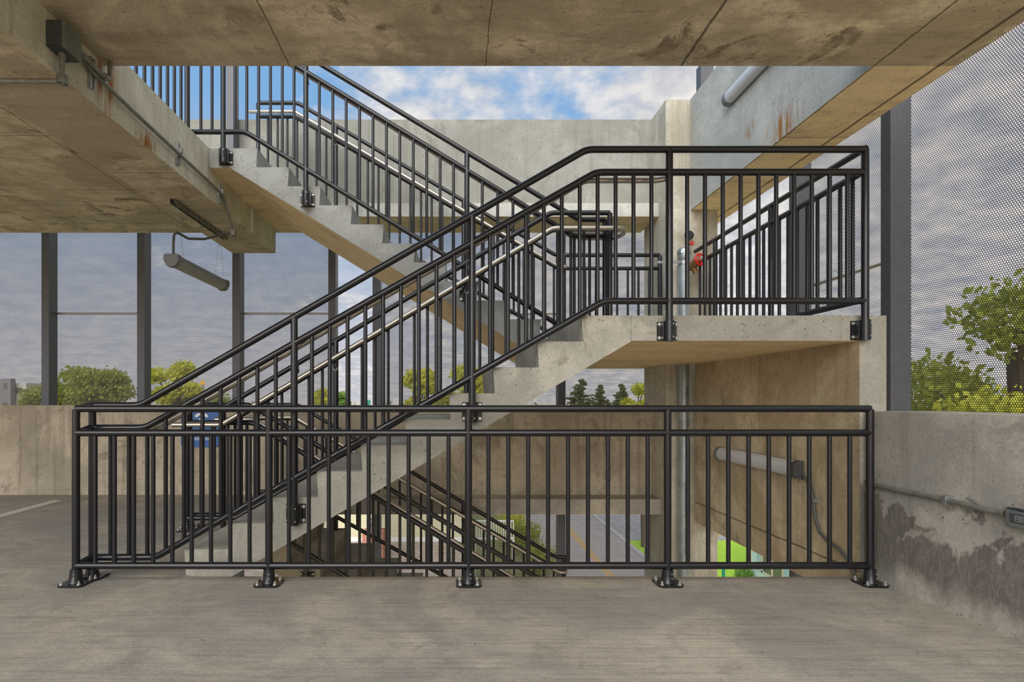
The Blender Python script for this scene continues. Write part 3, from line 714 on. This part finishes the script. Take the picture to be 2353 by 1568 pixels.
g2 = bmesh.new(); cyl(g2, (wx(2.94)-.012, 2.94, .55), (wx(2.94)-.034, 2.94, .55), .01, 8); mesh_obj('clamp_bolt', g2, M['bolt'], o, loc=(wx(2.94), 2.94, .55))
g = thing('outlet_box', 'grey weatherproof outlet box at the end of the wall conduit, right view edge', 'electrical box', (2.61, 2.58, .53))
xo = wx(2.58)
bm = bmesh.new(); rbox(bm, xo-.045, xo-.002, 2.50, 2.645, .525, .615, .010, 3); mesh_obj('box_body', bm, M['fixture'], g, loc=(xo, 2.58, .57), smooth=True)
bm = bmesh.new(); rbox(bm, xo-.049, xo-.0452, 2.515, 2.617, .550, .592, .0018, 1); rc = mesh_obj('receptacle', bm, M['fixdark'], g, loc=(xo, 2.58, .57))
bm = bmesh.new(); box(bm, xo-.051, xo-.0492, 2.52, 2.59, .556, .586); mesh_obj('outlet_face', bm, M['fixture'], rc, loc=(xo, 2.55, .57))
for yy in (2.575, 2.545):
    for zz_ in (.577, .565):
        bm = bmesh.new(); box(bm, xo-.052, xo-.0511, yy-.005, yy+.005, zz_-.0015, zz_+.0015); mesh_obj('outlet_slot', bm, M['ink'], rc, loc=(xo, yy, zz_))

# ------------------------------------------------------------------ standpipe with hose valve
xp, yp = at(1571.5, 0, 6.03)[0], 6.03
g = thing('standpipe', 'galvanized vertical standpipe in front of the corner column', 'pipe', (xp, yp, -6))
bm = bmesh.new(); tube(bm, [(xp, yp, -6), (xp, yp, 2.66)], .057, seg=24, bend=0); mesh_obj('pipe', bm, M['pipe'], g, loc=(xp, yp, -6), smooth=True)
bm = bmesh.new(); tube(bm, [(xp, yp, 2.60), (xp, yp, 2.70)], .064, seg=24, bend=0, cap=.03); tube(bm, [(xp, yp, 2.655), (xp, yp, 2.69)], .074, seg=8, bend=0)
mesh_obj('pipe_cap', bm, M['galv'], g, loc=(xp, yp, 2.66), smooth=True)
bm = bmesh.new(); cyl(bm, (xp, yp, 2.545), (xp, yp, 2.575), .062, 24); box(bm, xp-.30, xp-.05, yp-.055, yp-.045, 2.548, 2.574)
tube(bm, [(xp-.08, yp-.05, 2.54), (xp-.22, yp-.05, 2.45)], .005, bend=0, seg=6)
mesh_obj('pipe_bracket', bm, M['galv'], g, loc=(xp, yp, 2.56), smooth=True)
v = thing('hose_valve', 'brass hose valve with a red four-spoked handwheel on the standpipe', 'valve', (2.58, 5.86, 2.52))
vc = Vector((xp+.03, yp-.06, 2.50)); ax = Vector((.33, -.88, .31)).normalized()
bm = bmesh.new(); tube(bm, [vc, vc+ax*.10], .040, seg=18, bend=0); tube(bm, [vc+ax*.07, vc+ax*.115], .046, seg=18, bend=0); tube(bm, [vc+ax*.06+Vector((0, 0, 0)), vc+ax*.06+Vector((.03, 0, -.09))], .03, seg=14, bend=0)
mesh_obj('valve_body', bm, M['brass'], v, loc=vc, smooth=True)
def handwheel(parent, c, ax, R, r, spokes, mat, wavy=0):
    q = Vector((0, 0, 1)).rotation_difference(ax); bm = bmesh.new()
    ring = [c+q @ Vector(((R+wavy*math.cos(10*PI*k/40*1.0))*math.cos(2*PI*k/40), (R+wavy*math.cos(5*2*PI*k/40))*math.sin(2*PI*k/40), 0)) for k in range(40)]
    tube(bm, ring, r, seg=10, closed=True)
    for k in range(spokes):
        a = 2*PI*k/spokes+.6; cyl(bm, c+q @ Vector((0, 0, -.004)), c+q @ Vector((R*math.cos(a), R*math.sin(a), 0)), r*.75, 10)
    w = mesh_obj('handwheel', bm, mat, parent, loc=c, smooth=True); w['label'] = 'red handwheel'
    bm = bmesh.new(); cyl(bm, c-ax*.01, c+ax*.014, r*1.3, 16); mesh_obj('hub_nut', bm, M['bolt'], w, loc=c, smooth=True)
wax = Vector((.22, -.96, .12)).normalized(); wc = vc+ax*.165
bm = bmesh.new(); cyl(bm, vc+ax*.11, wc, .009, 10); mesh_obj('valve_stem', bm, M['bolt'], v, loc=vc)
handwheel(v, wc, wax, .057, .010, 4, M['red'])
v2 = thing('gauge_valve', 'small red-handled gauge cock with black gauge above the standpipe', 'valve', (xp+.09, 6.05, 2.72))
c2 = Vector((at(1590, 0, 6.0)[0], 6.0, at(0, 559, 6.0)[1]))
bm = bmesh.new(); cyl(bm, c2+Vector((0, .05, 0)), c2+Vector((0, .01, 0)), .012, 10); cyl(bm, c2+Vector((-.02, .05, -.12)), c2+Vector((-.02, .05, .06)), .009, 10); mesh_obj('cock_body', bm, M['brass'], v2, loc=c2, smooth=True)
handwheel(v2, c2, Vector((.1, -1, .1)).normalized(), .02, .005, 5, M['red'], .002)
bm = bmesh.new(); cyl(bm, c2+Vector((-.02, .035, .10)), c2+Vector((.005, .07, .10)), .044, 24); mesh_obj('gauge', bm, M['rubber'], v2, loc=c2, smooth=True)
# ------------------------------------------------------------------ text helper
def text(body, size, mat, parent, loc, rot, name='lettering', sx=1.0, ext=.0008):
    cu = bpy.data.curves.new('t', 'FONT'); cu.body = body; cu.size = size; cu.extrude = ext; cu.align_x = 'CENTER'; cu.align_y = 'CENTER'
    to = bpy.data.objects.new('t', cu); COL.objects.link(to)
    bpy.context.view_layer.update()
    me = bpy.data.meshes.new_from_object(to.evaluated_get(bpy.context.evaluated_depsgraph_get()))
    bpy.data.objects.remove(to, do_unlink=True)
    me.materials.clear(); me.materials.append(mat)
    o = bpy.data.objects.new(name, me); COL.objects.link(o); o.parent = parent
    o.location = Vector(loc)-Vector(parent['_org']); o.rotation_euler = rot; o.scale = (sx, 1, 1)
    return o
text('ASTM 323 MADE IN U.S.A. W HEAT # 73C3UC91967', .034, M['ink'], g, (xp-.004, yp-.0575, -.15), (PI/2, -PI/2, 0))
text('SCH 40 ASTM 323 MADE IN U.S.A. W HEAT # 73C3UC91967', .03, M['ink'], g, (xp+.014, yp-.0560, .85), (PI/2, -PI/2, .2))
# ------------------------------------------------------------------ telephone sign on the rear wall
x0, zt_ = at(416.5, 936, 6.565); x1, zb_ = at(503, 1028, 6.565)
g = thing('telephone_sign', 'blue telephone sign with white symbol on the rear wall, behind the guardrails', 'sign', ((x0+x1)/2, 6.56, zb_))
bm = bmesh.new(); r = .035; pts = []
for cx_, cz_, a0 in ((x1-r, zb_+r, -90), (x1-r, zt_-r, 0), (x0+r, zt_-r, 90), (x0+r, zb_+r, 180)):
    for k in range(6): a = math.radians(a0+90*k/5); pts.append((cx_+r*math.cos(a), cz_+r*math.sin(a)))
prism(bm, pts, 6.555, 6.569); mesh_obj('sign_board', bm, M['blue'], g, loc=((x0+x1)/2, 6.56, zb_))
text('Telephone', .062, M['white'], g, (at(466, 0, 6.555)[0], 6.553, at(0, 1008, 6.555)[1]), (PI/2, 0, 0))
bm = bmesh.new(); cxs = at(463, 0, 6.55)[0]; czs = at(0, 967, 6.55)[1]
prism(bm, [(cxs-.055, czs-.045), (cxs+.055, czs-.045), (cxs+.03, czs+.03), (cxs-.022, czs+.03)], 6.551, 6.554)
prism(bm, [(cxs-.075, czs+.06), (cxs-.045, czs+.085), (cxs+.045, czs+.085), (cxs+.075, czs+.06), (cxs+.075, czs+.04), (cxs+.045, czs+.04), (cxs+.035, czs+.058), (cxs-.035, czs+.058), (cxs-.045, czs+.04), (cxs-.075, czs+.04)], 6.551, 6.554)
mesh_obj('telephone_symbol', bm, M['white'], g, loc=(cxs, 6.55, czs))
# ------------------------------------------------------------------ parking stripe, leaves on the floor
bm = bmesh.new(); prism(bm, [(-4.32, 3.6), (-4.20, 3.6), (-4.27, 6.2), (-4.39, 6.2)], .0005, .003, 'Z')
o = mesh_obj('parking_stripe', bm, M['line'], loc=(-4.3, 4.9, 0)); tag(o, 'white painted parking stripe on the floor at the left edge', 'floor marking')
bm = bmesh.new(); rr = random.Random(3)
for k in range(110):
    if k < 80: x, y = rr.uniform(-3.6, -1.9), rr.uniform(4.9, 6.5)
    else: x, y = rr.uniform(-2, 2.5), rr.uniform(2.3, 3.5)
    a = rr.uniform(0, PI); l = rr.uniform(.006, .016)*(1 if k < 80 else .5); w = l*.45
    ux, uy = math.cos(a), math.sin(a)
    vs = [bm.verts.new((x+ux*l, y+uy*l, .002)), bm.verts.new((x-uy*w, y+ux*w, .004)), bm.verts.new((x-ux*l, y-uy*l, .0025)), bm.verts.new((x+uy*w, y-ux*w, .003))]
    bm.faces.new(vs)
o = mesh_obj('leaf_litter', bm, M['mudred'], loc=(-2.7, 5.5, 0)); tag(o, 'scattered tiny brown leaf fragments lying on the parking floor', 'leaf litter', kind='stuff')
# ------------------------------------------------------------------ world outside
GZ = -11.0
struct(mesh_obj('floor_below', boxes((-9, 3.09, -1.0, 3.55, -3.48, -3.31), (-9, -2.18, 3.55, 6.97, -3.48, -3.31)), M['stair']))
M['grass'] = concrete('grass_ground', srgb(140, 142, 92), .12, .2, 0, cold=srgb(96, 104, 50))
M['lawn'] = concrete('bright_lawn', srgb(176, 214, 58), .07, .15, 0, cold=srgb(150, 196, 50))
M['asphalt'] = concrete('worn_asphalt', srgb(178, 168, 162), .06, .2, 0, cold=srgb(120, 114, 112))
M['gravel'] = concrete('grey_gravel', srgb(176, 172, 170), .12, .4, 1, cold=srgb(120, 114, 110))
M['yellow'] = plain('yellow_road_paint', srgb(232, 168, 50), .7)
M['kerb'] = plain('pale_kerb', srgb(196, 190, 182), .8)
def leafmat(name, c):
    m, nt, b = newmat(name); oi = N(nt, 'ShaderNodeNewGeometry')
    n = noise(nt, oi.outputs['Position'], .9, 3); r_ = oi.outputs['Random Per Island']
    k = mathn(nt, 'ADD', mathn(nt, 'MULTIPLY', n, .5), mathn(nt, 'MULTIPLY', r_, .5))
    nt.links.new(mix(nt, k, tuple(v*.6 for v in c), tuple(min(1, v*1.4) for v in c)), b.inputs['Base Color'])
    b.inputs['Roughness'].default_value = .7
    tr = N(nt, 'ShaderNodeBsdfTranslucent'); tr.inputs[0].default_value = (*[min(1, v*1.3) for v in c], 1)
    ms = N(nt, 'ShaderNodeMixShader'); ms.inputs[0].default_value = .35
    nt.links.new(b.outputs[0], ms.inputs[1]); nt.links.new(tr.outputs[0], ms.inputs[2]); nt.links.new(ms.outputs[0], nt.nodes['Material Output'].inputs[0])
    return m
M['leaf'] = leafmat('green_foliage', srgb(150, 158, 62)); M['leafy'] = leafmat('yellow_green_foliage', srgb(196, 196, 66))
M['leafd'] = leafmat('dark_conifer_foliage', srgb(104, 116, 74)); M['bright'] = leafmat('bright_green_foliage', srgb(128, 160, 76))
M['bark'] = plain('grey_brown_bark', srgb(96, 82, 66), .9, 0, .2)
M['siding'] = concrete('cream_siding', srgb(214, 208, 176), .03, 0, 0); M['sidingg'] = concrete('pale_green_siding', srgb(206, 220, 208), .03, 0, 0)
M['shutter'] = plain('grey_blue_shutter', srgb(172, 192, 194), .6); M['peach'] = plain('peach_window_frame', srgb(224, 196, 170), .6)
M['glass'] = plain('dim_window_glass', srgb(104, 104, 96), .15); M['shingle'] = None
def courses(name, c1, c2, w, h):
    m, nt, b = newmat(name); t = N(nt, 'ShaderNodeTexBrick'); pos = N(nt, 'ShaderNodeNewGeometry').outputs['Position']
    sp = N(nt, 'ShaderNodeSeparateXYZ'); nt.links.new(pos, sp.inputs[0]); cb = N(nt, 'ShaderNodeCombineXYZ')
    nt.links.new(mathn(nt, 'ADD', sp.outputs[0], mathn(nt, 'MULTIPLY', sp.outputs[1], .3)), cb.inputs[0]); nt.links.new(mathn(nt, 'ADD', sp.outputs[2], mathn(nt, 'MULTIPLY', sp.outputs[1], .2)), cb.inputs[1]); nt.links.new(cb.outputs[0], t.inputs[0])
    t.inputs['Color1'].default_value = (*c1, 1); t.inputs['Color2'].default_value = (*c2, 1); t.inputs['Mortar'].default_value = (.45, .42, .38, 1)
    t.inputs['Scale'].default_value = 1; t.inputs['Brick Width'].default_value = w; t.inputs['Row Height'].default_value = h; t.inputs['Mortar Size'].default_value = h*.12
    nt.links.new(t.outputs[0], b.inputs['Base Color']); b.inputs['Roughness'].default_value = .9; return m
M['shingle'] = courses('brown_shingles', srgb(170, 146, 124), srgb(196, 176, 156), .3, .13); M['brick'] = courses('red_brick', srgb(186, 84, 56), srgb(206, 120, 90), .22, .075)
M['greydist'] = plain('distant_grey_wall', srgb(128, 126, 130), .8); M['teal'] = plain('teal_paint', srgb(20, 128, 116), .5); M['carw'] = plain('white_car_paint', srgb(226, 228, 230), .25, coat=.6)

o = mesh_obj('ground', boxes((-260, 260, 7.6, 420, GZ-.3, GZ)), M['grass'], loc=(0, 60, GZ)); struct(o); o.name = 'floor_ground'
o = mesh_obj('road', boxes((6.4, 14.4, 12, 200, GZ+.001, GZ+.03)), M['asphalt'], loc=(10.5, 60, GZ)); tag(o, 'grey asphalt road with double yellow line running away beyond the screens', 'road')
for x in (10.55, 10.85):
    bm = boxes((x, x+.13, 12, 200, GZ+.031, GZ+.036)); mesh_obj('yellow_line', bm, M['yellow'], o, loc=(x, 60, GZ))
mesh_obj('kerb', boxes((14.4, 14.75, 12, 200, GZ+.001, GZ+.14)), M['kerb'], o, loc=(14.5, 60, GZ))
o = mesh_obj('lawn', boxes((14.76, 60, 12, 48, GZ+.002, GZ+.06)), M['lawn'], loc=(25, 40, GZ)); tag(o, 'bright green lawn beyond the road, seen under the stair wall', 'lawn')
o = mesh_obj('gravel_bed', boxes((14.76, 60, 48.02, 62, GZ+.002, GZ+.09)), M['gravel'], loc=(25, 55, GZ)); tag(o, 'grey gravel bed behind the bright lawn', 'gravel')
rg = random.Random(11)
def leaves(bm, c, rad, n, size):
    for _ in range(n):
        while True:
            v = Vector((rg.uniform(-1, 1), rg.uniform(-1, 1), rg.uniform(-1, 1)))
            if v.length < 1: break
        v = v*(.55+.45*rg.random()) if v.length > .4 else v.normalized()*rg.uniform(.5, 1)
        p = Vector((c[0]+v.x*rad[0], c[1]+v.y*rad[1], c[2]+v.z*rad[2]))
        a = Vector((rg.gauss(0, 1), rg.gauss(0, 1), rg.gauss(0, 1))).normalized(); b_ = a.orthogonal().normalized(); c_ = a.cross(b_)
        s = size*rg.uniform(.6, 1.3)
        bm.faces.new([bm.verts.new(p+b_*s), bm.verts.new(p+c_*s*.6), bm.verts.new(p-b_*s), bm.verts.new(p-c_*s*.6)])
def tree(x, y, top, width, label, mat, size=.16, dens=1.0, cz=None, group=None):
    g = thing('tree', label, 'tree', (x, y, GZ), group)
    bm = bmesh.new(); h = top-GZ
    pts = [(x, y, GZ), (x+.1, y, GZ+h*.35), (x-.1, y, GZ+h*.8)]
    tube(bm, pts, width*.035+.08, seg=8, bend=0)
    base = cz if cz is not None else GZ+h*.3
    blobs = []
    for k in range(18):
        a = rg.uniform(0, 2*PI); f = rg.uniform(0, 1); zz_ = base+(top-base)*(.12+.78*f)
        wr = width*.5*math.sqrt(max(.05, 1-(max(0, f-.35)/.75)**2))
        blobs.append((x+math.cos(a)*wr*rg.uniform(.3, .85), y+math.sin(a)*wr*rg.uniform(.3, .85), zz_))
    for b_ in blobs: tube(bm, [(x, y, min(b_[2], GZ+h*.7)-h*.1), b_], .04+width*.006, seg=5, bend=0)
    mesh_obj('trunk', bm, M['bark'], g, loc=(x, y, GZ))
    bm = bmesh.new()
    for b_ in blobs: leaves(bm, b_, (width*.24, width*.24, (top-base)*.13), int(260*dens), size)
    mesh_obj('foliage', bm, mat, g, loc=(x, y, base))
def conifer(x, y, top, width, label):
    g = thing('conifer_tree', label, 'tree', (x, y, GZ))
    bm = bmesh.new(); tube(bm, [(x, y, GZ), (x, y, top-.3)], .14, seg=8, bend=0)
    lv = bmesh.new(); z = top-.1
    while z > top-11:
        w = width*.5*min(1, (top-z)/5.5)**.8*rg.uniform(.5, 1.15)+.12
        for k in range(3):
            a = rg.uniform(0, 2*PI); dz = rg.uniform(-.25, .35)*w; e = Vector((x+math.cos(a)*w, y+math.sin(a)*w, z+dz))
            tube(bm, [(x, y, z), e], .025, seg=4, bend=0)
            for q in range(5):
                f = (q+1)/5; leaves(lv, (x+math.cos(a)*w*f, y+math.sin(a)*w*f, z+dz*f-.02), (.26, .26, .16), 22, .13)
        z -= .2
    mesh_obj('trunk', bm, M['bark'], g, loc=(x, y, GZ)); mesh_obj('foliage', lv, M['leafd'], g, loc=(x, y, top))
def tat(px, py, d): return at(px, py, d)
for px, py, d, wpx, mt, lab, dn in (
    (95, 872, 62, 120, 'leaf', 'green tree at far left between the grey building and the leftmost screen post', 1),
    (215, 843, 60, 210, 'leaf', 'broad green tree behind the screen panel with the rod at far left', 2),
    (405, 822, 56, 125, 'leafy', 'rounded green tree behind the hanging light panel', 1.6),
    (520, 900, 75, 150, 'leaf', 'low green tree behind the rising guardrail at left', 1),
    (745, 893, 62, 60, 'leafy', 'small yellow-green tree left of the open slot in the screen', 1),
    (783, 902, 58, 40, 'bright', 'bright green tree top standing in the open slot of the screen', 1),
    (965, 845, 50, 110, 'leafy', 'yellow-green tree right of the open slot, lower of the pair', 1.5),
    (1060, 826, 52, 150, 'leafy', 'tall yellow-green tree behind the middle of the stairs', 1.8),
    (1462, 878, 72, 90, 'leafy', 'rounded yellow-green tree beside the corner column', 1.5)):
    x, z = tat(px, py, d); tree(x, d, z, wpx*d/F, lab, M[mt], size=.2, dens=dn, cz=z-min(9, wpx*d/F*1.4))
x, z = tat(1335, 873, 75); conifer(x, 75, z, 5.4, 'dark conifer under the landing, left of its neighbour')
x, z = tat(1380, 886, 77); conifer(x, 77, z, 4.4, 'thin dark conifer under the landing, middle one of the three')
x, z = tat(1428, 884, 75); conifer(x, 75, z, 4.2, 'small dark conifer next to the rounded tree under the landing')
# big trees beyond the side screen
tree(17.2, 17.0, 5.9, 7.4, 'large leafy tree filling the lower part of the right side screen', M['leaf'], size=.13, dens=2.2, cz=-5)
tree(18.0, 20.5, 3.0, 6.0, 'lower leafy tree behind the side screen, next to the wide steel post', M['leaf'], size=.12, dens=2, cz=-5)
tree(14.9, 14.2, 2.3, 5.2, 'yellow-green tree at the extreme right behind the side screen', M['leafy'], size=.11, dens=2.4, cz=-5)
def shrub(x, y, r_, h, label, mat):
    bm = bmesh.new()
    for k in range(9): leaves(bm, (x+rg.uniform(-.5, .5)*r_, y+rg.uniform(-.5, .5)*r_, GZ+h*.5), (r_*.6, r_*.6, h*.5), 260, .09)
    o = mesh_obj('shrub', bm, mat, loc=(x, y, GZ)); tag(o, label, 'shrub')
for px, d, r_, h, lab in ((1170, 46, 1.7, 3.4, 'tall green bush beside the road, left of its neighbours, seen through the lower screen'), (1205, 43, 1.5, 3.0, 'green bush right behind the lower handrails beside the road'),
                     (1240, 39, 1.6, 2.2, 'low green bush nearest the road edge, below the taller bushes')):
    x = (px-CX)*d/F; shrub(x, d, r_, h, lab, M['leafy'] if px < 1200 else M['leaf'])
shrub(20.1-.6, 37.8, .6, .9, 'small pale green shrub at the corner of the pale green house', M['bright'])
# trunk beside the road
bm = bmesh.new(); tube(bm, [(15.6, 46, GZ), (15.5, 46, -3.5)], .28, seg=10, bend=0)
g = thing('tree', 'tree with a thick grey trunk on the lawn edge beyond the road', 'tree', (15.6, 46, GZ)); mesh_obj('trunk', bm, M['bark'], g, loc=(15.6, 46, GZ), smooth=True)
bm = bmesh.new()
for k in range(10): leaves(bm, (15.5+rg.uniform(-1.6, 1.6), 46+rg.uniform(-1.6, 1.6), -2.6+rg.uniform(-.6, 1.2)), (1.2, 1.2, .7), 200, .18)
mesh_obj('foliage', bm, M['leaf'], g, loc=(15.5, 46, -2.5))
# distant treeline
bm = bmesh.new()
for k in range(70): leaves(bm, (-150+k*4.4, 150+rg.uniform(-6, 6), GZ+6.0+rg.uniform(-1, .8)), (4, 3, 5.5), 200, .7)
o = mesh_obj('distant_treeline', bm, M['leafd'], loc=(0, 150, GZ)); tag(o, 'low dark line of distant trees on the horizon', 'trees', kind='stuff')
# ---- houses
def siding(bm, x0, x1, y, z0, z1, p=.125, side='Y'):
    z = z0
    while z < z1:
        t = min(p, z1-z)
        prism(bm, [(y, z), (y-.025, z), (y-.004, z+t), (y, z+t)], x0, x1, 'X') if side == 'Y' else prism(bm, [(y, z), (y-.03, z), (y-.005, z+t), (y, z+t)], x0, x1, 'Y')
        z += p
g = thing('house', 'cream sided house with brown shingled lower roof, seen beneath the stairs', 'house', (-5, 33, GZ))
xl, xr = -8.6, .6
bm = boxes((xl, xr, 30.03, 38, -6.30, -3.2), (xl-1, xr+.2, 26.4, 38, GZ, -6.95)); mesh_obj('house_body', bm, M['siding'], g, loc=(-4, 33, GZ))
bm = bmesh.new(); siding(bm, xl, xr, 30.03, -6.25, -3.2); mesh_obj('siding', bm, M['siding'], g, loc=(-4, 30, -6))
mesh_obj('trim_board', boxes((xl, xr, 29.98, 30.03, -6.47, -6.25)), M['white'], g, loc=(-4, 30, -6.4))
bm = bmesh.new(); prism(bm, [(30.0, -6.47), (26.0, -7.0), (26.0, -7.08), (30.0, -6.56)], xl-1.2, xr+.4, 'X'); mesh_obj('lower_roof', bm, M['shingle'], g, loc=(-4, 28, -6.5))
xv, zv = at(784, 1250, 29)
mesh_obj('roof_vent', boxes((xv, xv+.35, 28.6, 29.0, zv-.25, zv+.05)), M['white'], g, loc=(xv, 29, zv))
x0, z0_ = at(832, 1224, 27); x1, _ = at(880, 0, 27)
bm = boxes((x0, x1, 27, 27.9, -7.2, z0_)); ch = mesh_obj('chimney', bm, M['brick'], g, loc=(x0, 27, -7))
bm = bmesh.new(); cyl(bm, (x0+.45, 27.4, z0_), (x0+.45, 27.4, z0_+.3), .16, 12); tube(bm, [(x0+.45, 27.4, z0_+.36), (x0+.45, 27.4, z0_+.5)], .3, seg=12, bend=0, cap=.1); mesh_obj('chimney_cap', bm, M['greydist'], ch, loc=(x0+.45, 27.4, z0_), smooth=True)
# white deck railing
g = thing('deck_railing', 'white picket deck railing beyond the lower screen, left of the bushes', 'railing', (3.2, 36, -7.6))
x0, z1_ = at(1090, 1196, 34); x1, z0_ = at(1180, 1240, 34)
mesh_obj('railing_bars', boxes((x0, x1, 34, 34.1, z1_-.1, z1_), (x0, x1, 34, 34.1, z0_, z0_+.1)), M['white'], g, loc=(x0, 34, z0_))
n = 16
for i in range(n+1):
    x = x0+(x1-x0)*i/n; mesh_obj('picket', boxes((x-.03, x+.03, 34.02, 34.08, z0_+.1, z1_-.1)), M['white'], g, loc=(x, 34, z0_))
for x in (x0, x1): mesh_obj('deck_post', boxes((x-.07, x+.07, 34.11, 34.25, GZ, z0_+.1)), M['white'], g, loc=(x, 34.2, GZ))
# pale green house on the right
g = thing('house', 'pale green sided house with peach window frames beyond the lawn', 'house', (24, 31, GZ))
HX = 20.0
mesh_obj('house_body', boxes((HX, 28, 24, 37.9, GZ, -5)), M['sidingg'], g, loc=(24, 31, GZ))
bm = bmesh.new(); siding(bm, 24, 37.9, HX, GZ+.1, -5, p=.15, side='X'); mesh_obj('siding', bm, M['sidingg'], g, loc=(HX, 31, -8))
bm = bmesh.new(); prism(bm, [(HX-.5, -5.1), (24, -2.4), (28.5, -5.1)], 23.6, 38.3); mesh_obj('roof', bm, M['shingle'], g, loc=(24, 31, -5))
mesh_obj('corner_board', boxes((HX-.06, HX+.08, 37.8, 37.98, GZ, -5)), M['peach'], g, loc=(HX, 37.9, GZ))
for ya, yb, z0_, z1_ in ((34.1, 36.5, -10.1, -8.5), (28.5, 30.6, -10.1, -8.5)):
    w = mesh_obj('window', boxes((HX-.09, HX-.031, ya, yb, z0_, z0_+.12), (HX-.09, HX-.031, ya, yb, z1_-.12, z1_), (HX-.09, HX-.031, ya, ya+.12, z0_, z1_), (HX-.09, HX-.031, yb-.12, yb, z0_, z1_), (HX-.09, HX-.031, (ya+yb)/2-.07, (ya+yb)/2+.07, z0_, z1_)), M['peach'], g, loc=(HX, ya, z0_))
    mesh_obj('pane', boxes((HX-.055, HX-.032, ya+.12, yb-.12, z0_+.12, z1_-.12)), M['glass'], w, loc=(HX, ya, z0_))
    for a in (ya-.55, yb+.05): mesh_obj('shutter', boxes((HX-.075, HX-.031, a, a+.5, z0_, z1_)), M['shutter'], g, loc=(HX, a, z0_))
o = mesh_obj('garden_post', boxes((17.2, 17.34, 36, 36.14, GZ+.07, -9.4)), M['teal'], loc=(17.3, 36, GZ)); tag(o, 'short teal post standing on the bright lawn', 'post')
x, _ = at(1646, 0, 48.6); bm = bmesh.new(); tube(bm, [(x, 48.6, GZ+.1), (x, 48.6, GZ+.65)], .14, seg=12, bend=0, cap=.1); cyl(bm, (x-.22, 48.6, GZ+.45), (x+.22, 48.6, GZ+.45), .07, 10)
o = mesh_obj('fire_hydrant', bm, M['yellow'], loc=(x, 48.6, GZ), smooth=True); tag(o, 'small yellow hydrant at the edge of the gravel bed', 'hydrant')
# distant buildings at far left
d = 90
for a, b_, t, lab, mt in ((-40, 60, 881, 'long pale grey building far away at the left edge', 'kerb'), (14, 38, 871, 'dark grey rooftop block on the distant building at the left edge', 'greydist')):
    x0, z1_ = at(a, t, d); x1, _ = at(b_, 0, d)
    y0 = d if mt == 'kerb' else d-1.2
    g = thing('building', lab, 'building', ((x0+x1)/2, d, GZ))
    mesh_obj('building_body', boxes((x0, x1, y0, y0+(12 if mt == 'kerb' else 1), GZ, z1_)), M[mt], g, loc=((x0+x1)/2, y0, GZ))
    for k in range(3):
        zz_ = z1_-1.6-k*3
        mesh_obj('window_band', boxes((x0+.6, x1-.6, y0-.08, y0-.01, zz_, zz_+.9)), M['glass'], g, loc=(x0, y0, zz_))
# street signs
def sign_pole(px, py0, d, w, h, mat, label):
    x, z = at(px, py0, d); g = thing('street_sign', label, 'sign', (x, d, GZ))
    bm = bmesh.new(); cyl(bm, (x, d, GZ), (x, d, z+h*.5), .07, 8); mesh_obj('pole', bm, M['greydist'], g, loc=(x, d, GZ))
    bm = bmesh.new(); rbox(bm, x-w/2, x+w/2, d-.13, d-.09, z-h/2, z+h/2, .015); mesh_obj('sign_board', bm, mat, g, loc=(x, d, z))
sign_pole(846, 925, 60, .55, .5, M['teal'], 'small green street sign in the open slot of the screen')
sign_pole(467, 880, 55, .42, .42, M['yellow'], 'yellow roadside sign on a tall pole behind the rising handrail')
# parked car below, only its wheel and flank show under the floor edge
g = thing('car', 'white parked car whose alloy wheel shows under the floor edge at left', 'car', (-14.2, 38, GZ))
x0 = -16.6; yy = 37.4
bm = bmesh.new(); prism(bm, [(x0, GZ+.3), (x0+4.4, GZ+.3), (x0+4.4, GZ+.8), (x0+3.5, GZ+.95), (x0+2.8, GZ+1.42), (x0+1.2, GZ+1.45), (x0+.3, GZ+.98), (x0, GZ+.9)], yy+.12, yy+1.8)
bmesh.ops.bevel(bm, geom=bm.edges[:], offset=.08, segments=2, affect='EDGES'); mesh_obj('car_body', bm, M['carw'], g, loc=(-14.2, 38, GZ), smooth=True)
bm = bmesh.new(); prism(bm, [(x0+.6, GZ+.98), (x0+1.3, GZ+1.36), (x0+2.7, GZ+1.34), (x0+3.2, GZ+.98)], yy+.105, yy+.119); mesh_obj('side_window', bm, M['glass'], g, loc=(-14.2, yy, GZ+1))
for xw in (at(598, 0, 37.4)[0], at(598, 0, 37.4)[0]-2.6):
    for yw in (yy, yy+1.66):
        bm = bmesh.new(); tube(bm, [(xw, yw, GZ+.335), (xw, yw+.2, GZ+.335)], .33, seg=28, bend=0); w = mesh_obj('wheel', bm, M['rubber'], g, loc=(xw, yw, GZ+.33), smooth=True)
        bm = bmesh.new()
        for k in range(9):
            a = 2*PI*k/9; cyl(bm, (xw, yw-.02, GZ+.335), (xw+.22*math.cos(a), yw-.01, GZ+.335+.22*math.sin(a)), .022, 6)
        tube(bm, [(xw+.23*math.cos(2*PI*k/24), yw-.01, GZ+.335+.23*math.sin(2*PI*k/24)) for k in range(24)], .02, seg=6, closed=True)
        mesh_obj('alloy_rim', bm, M['white'], w, loc=(xw, yw, GZ+.33))
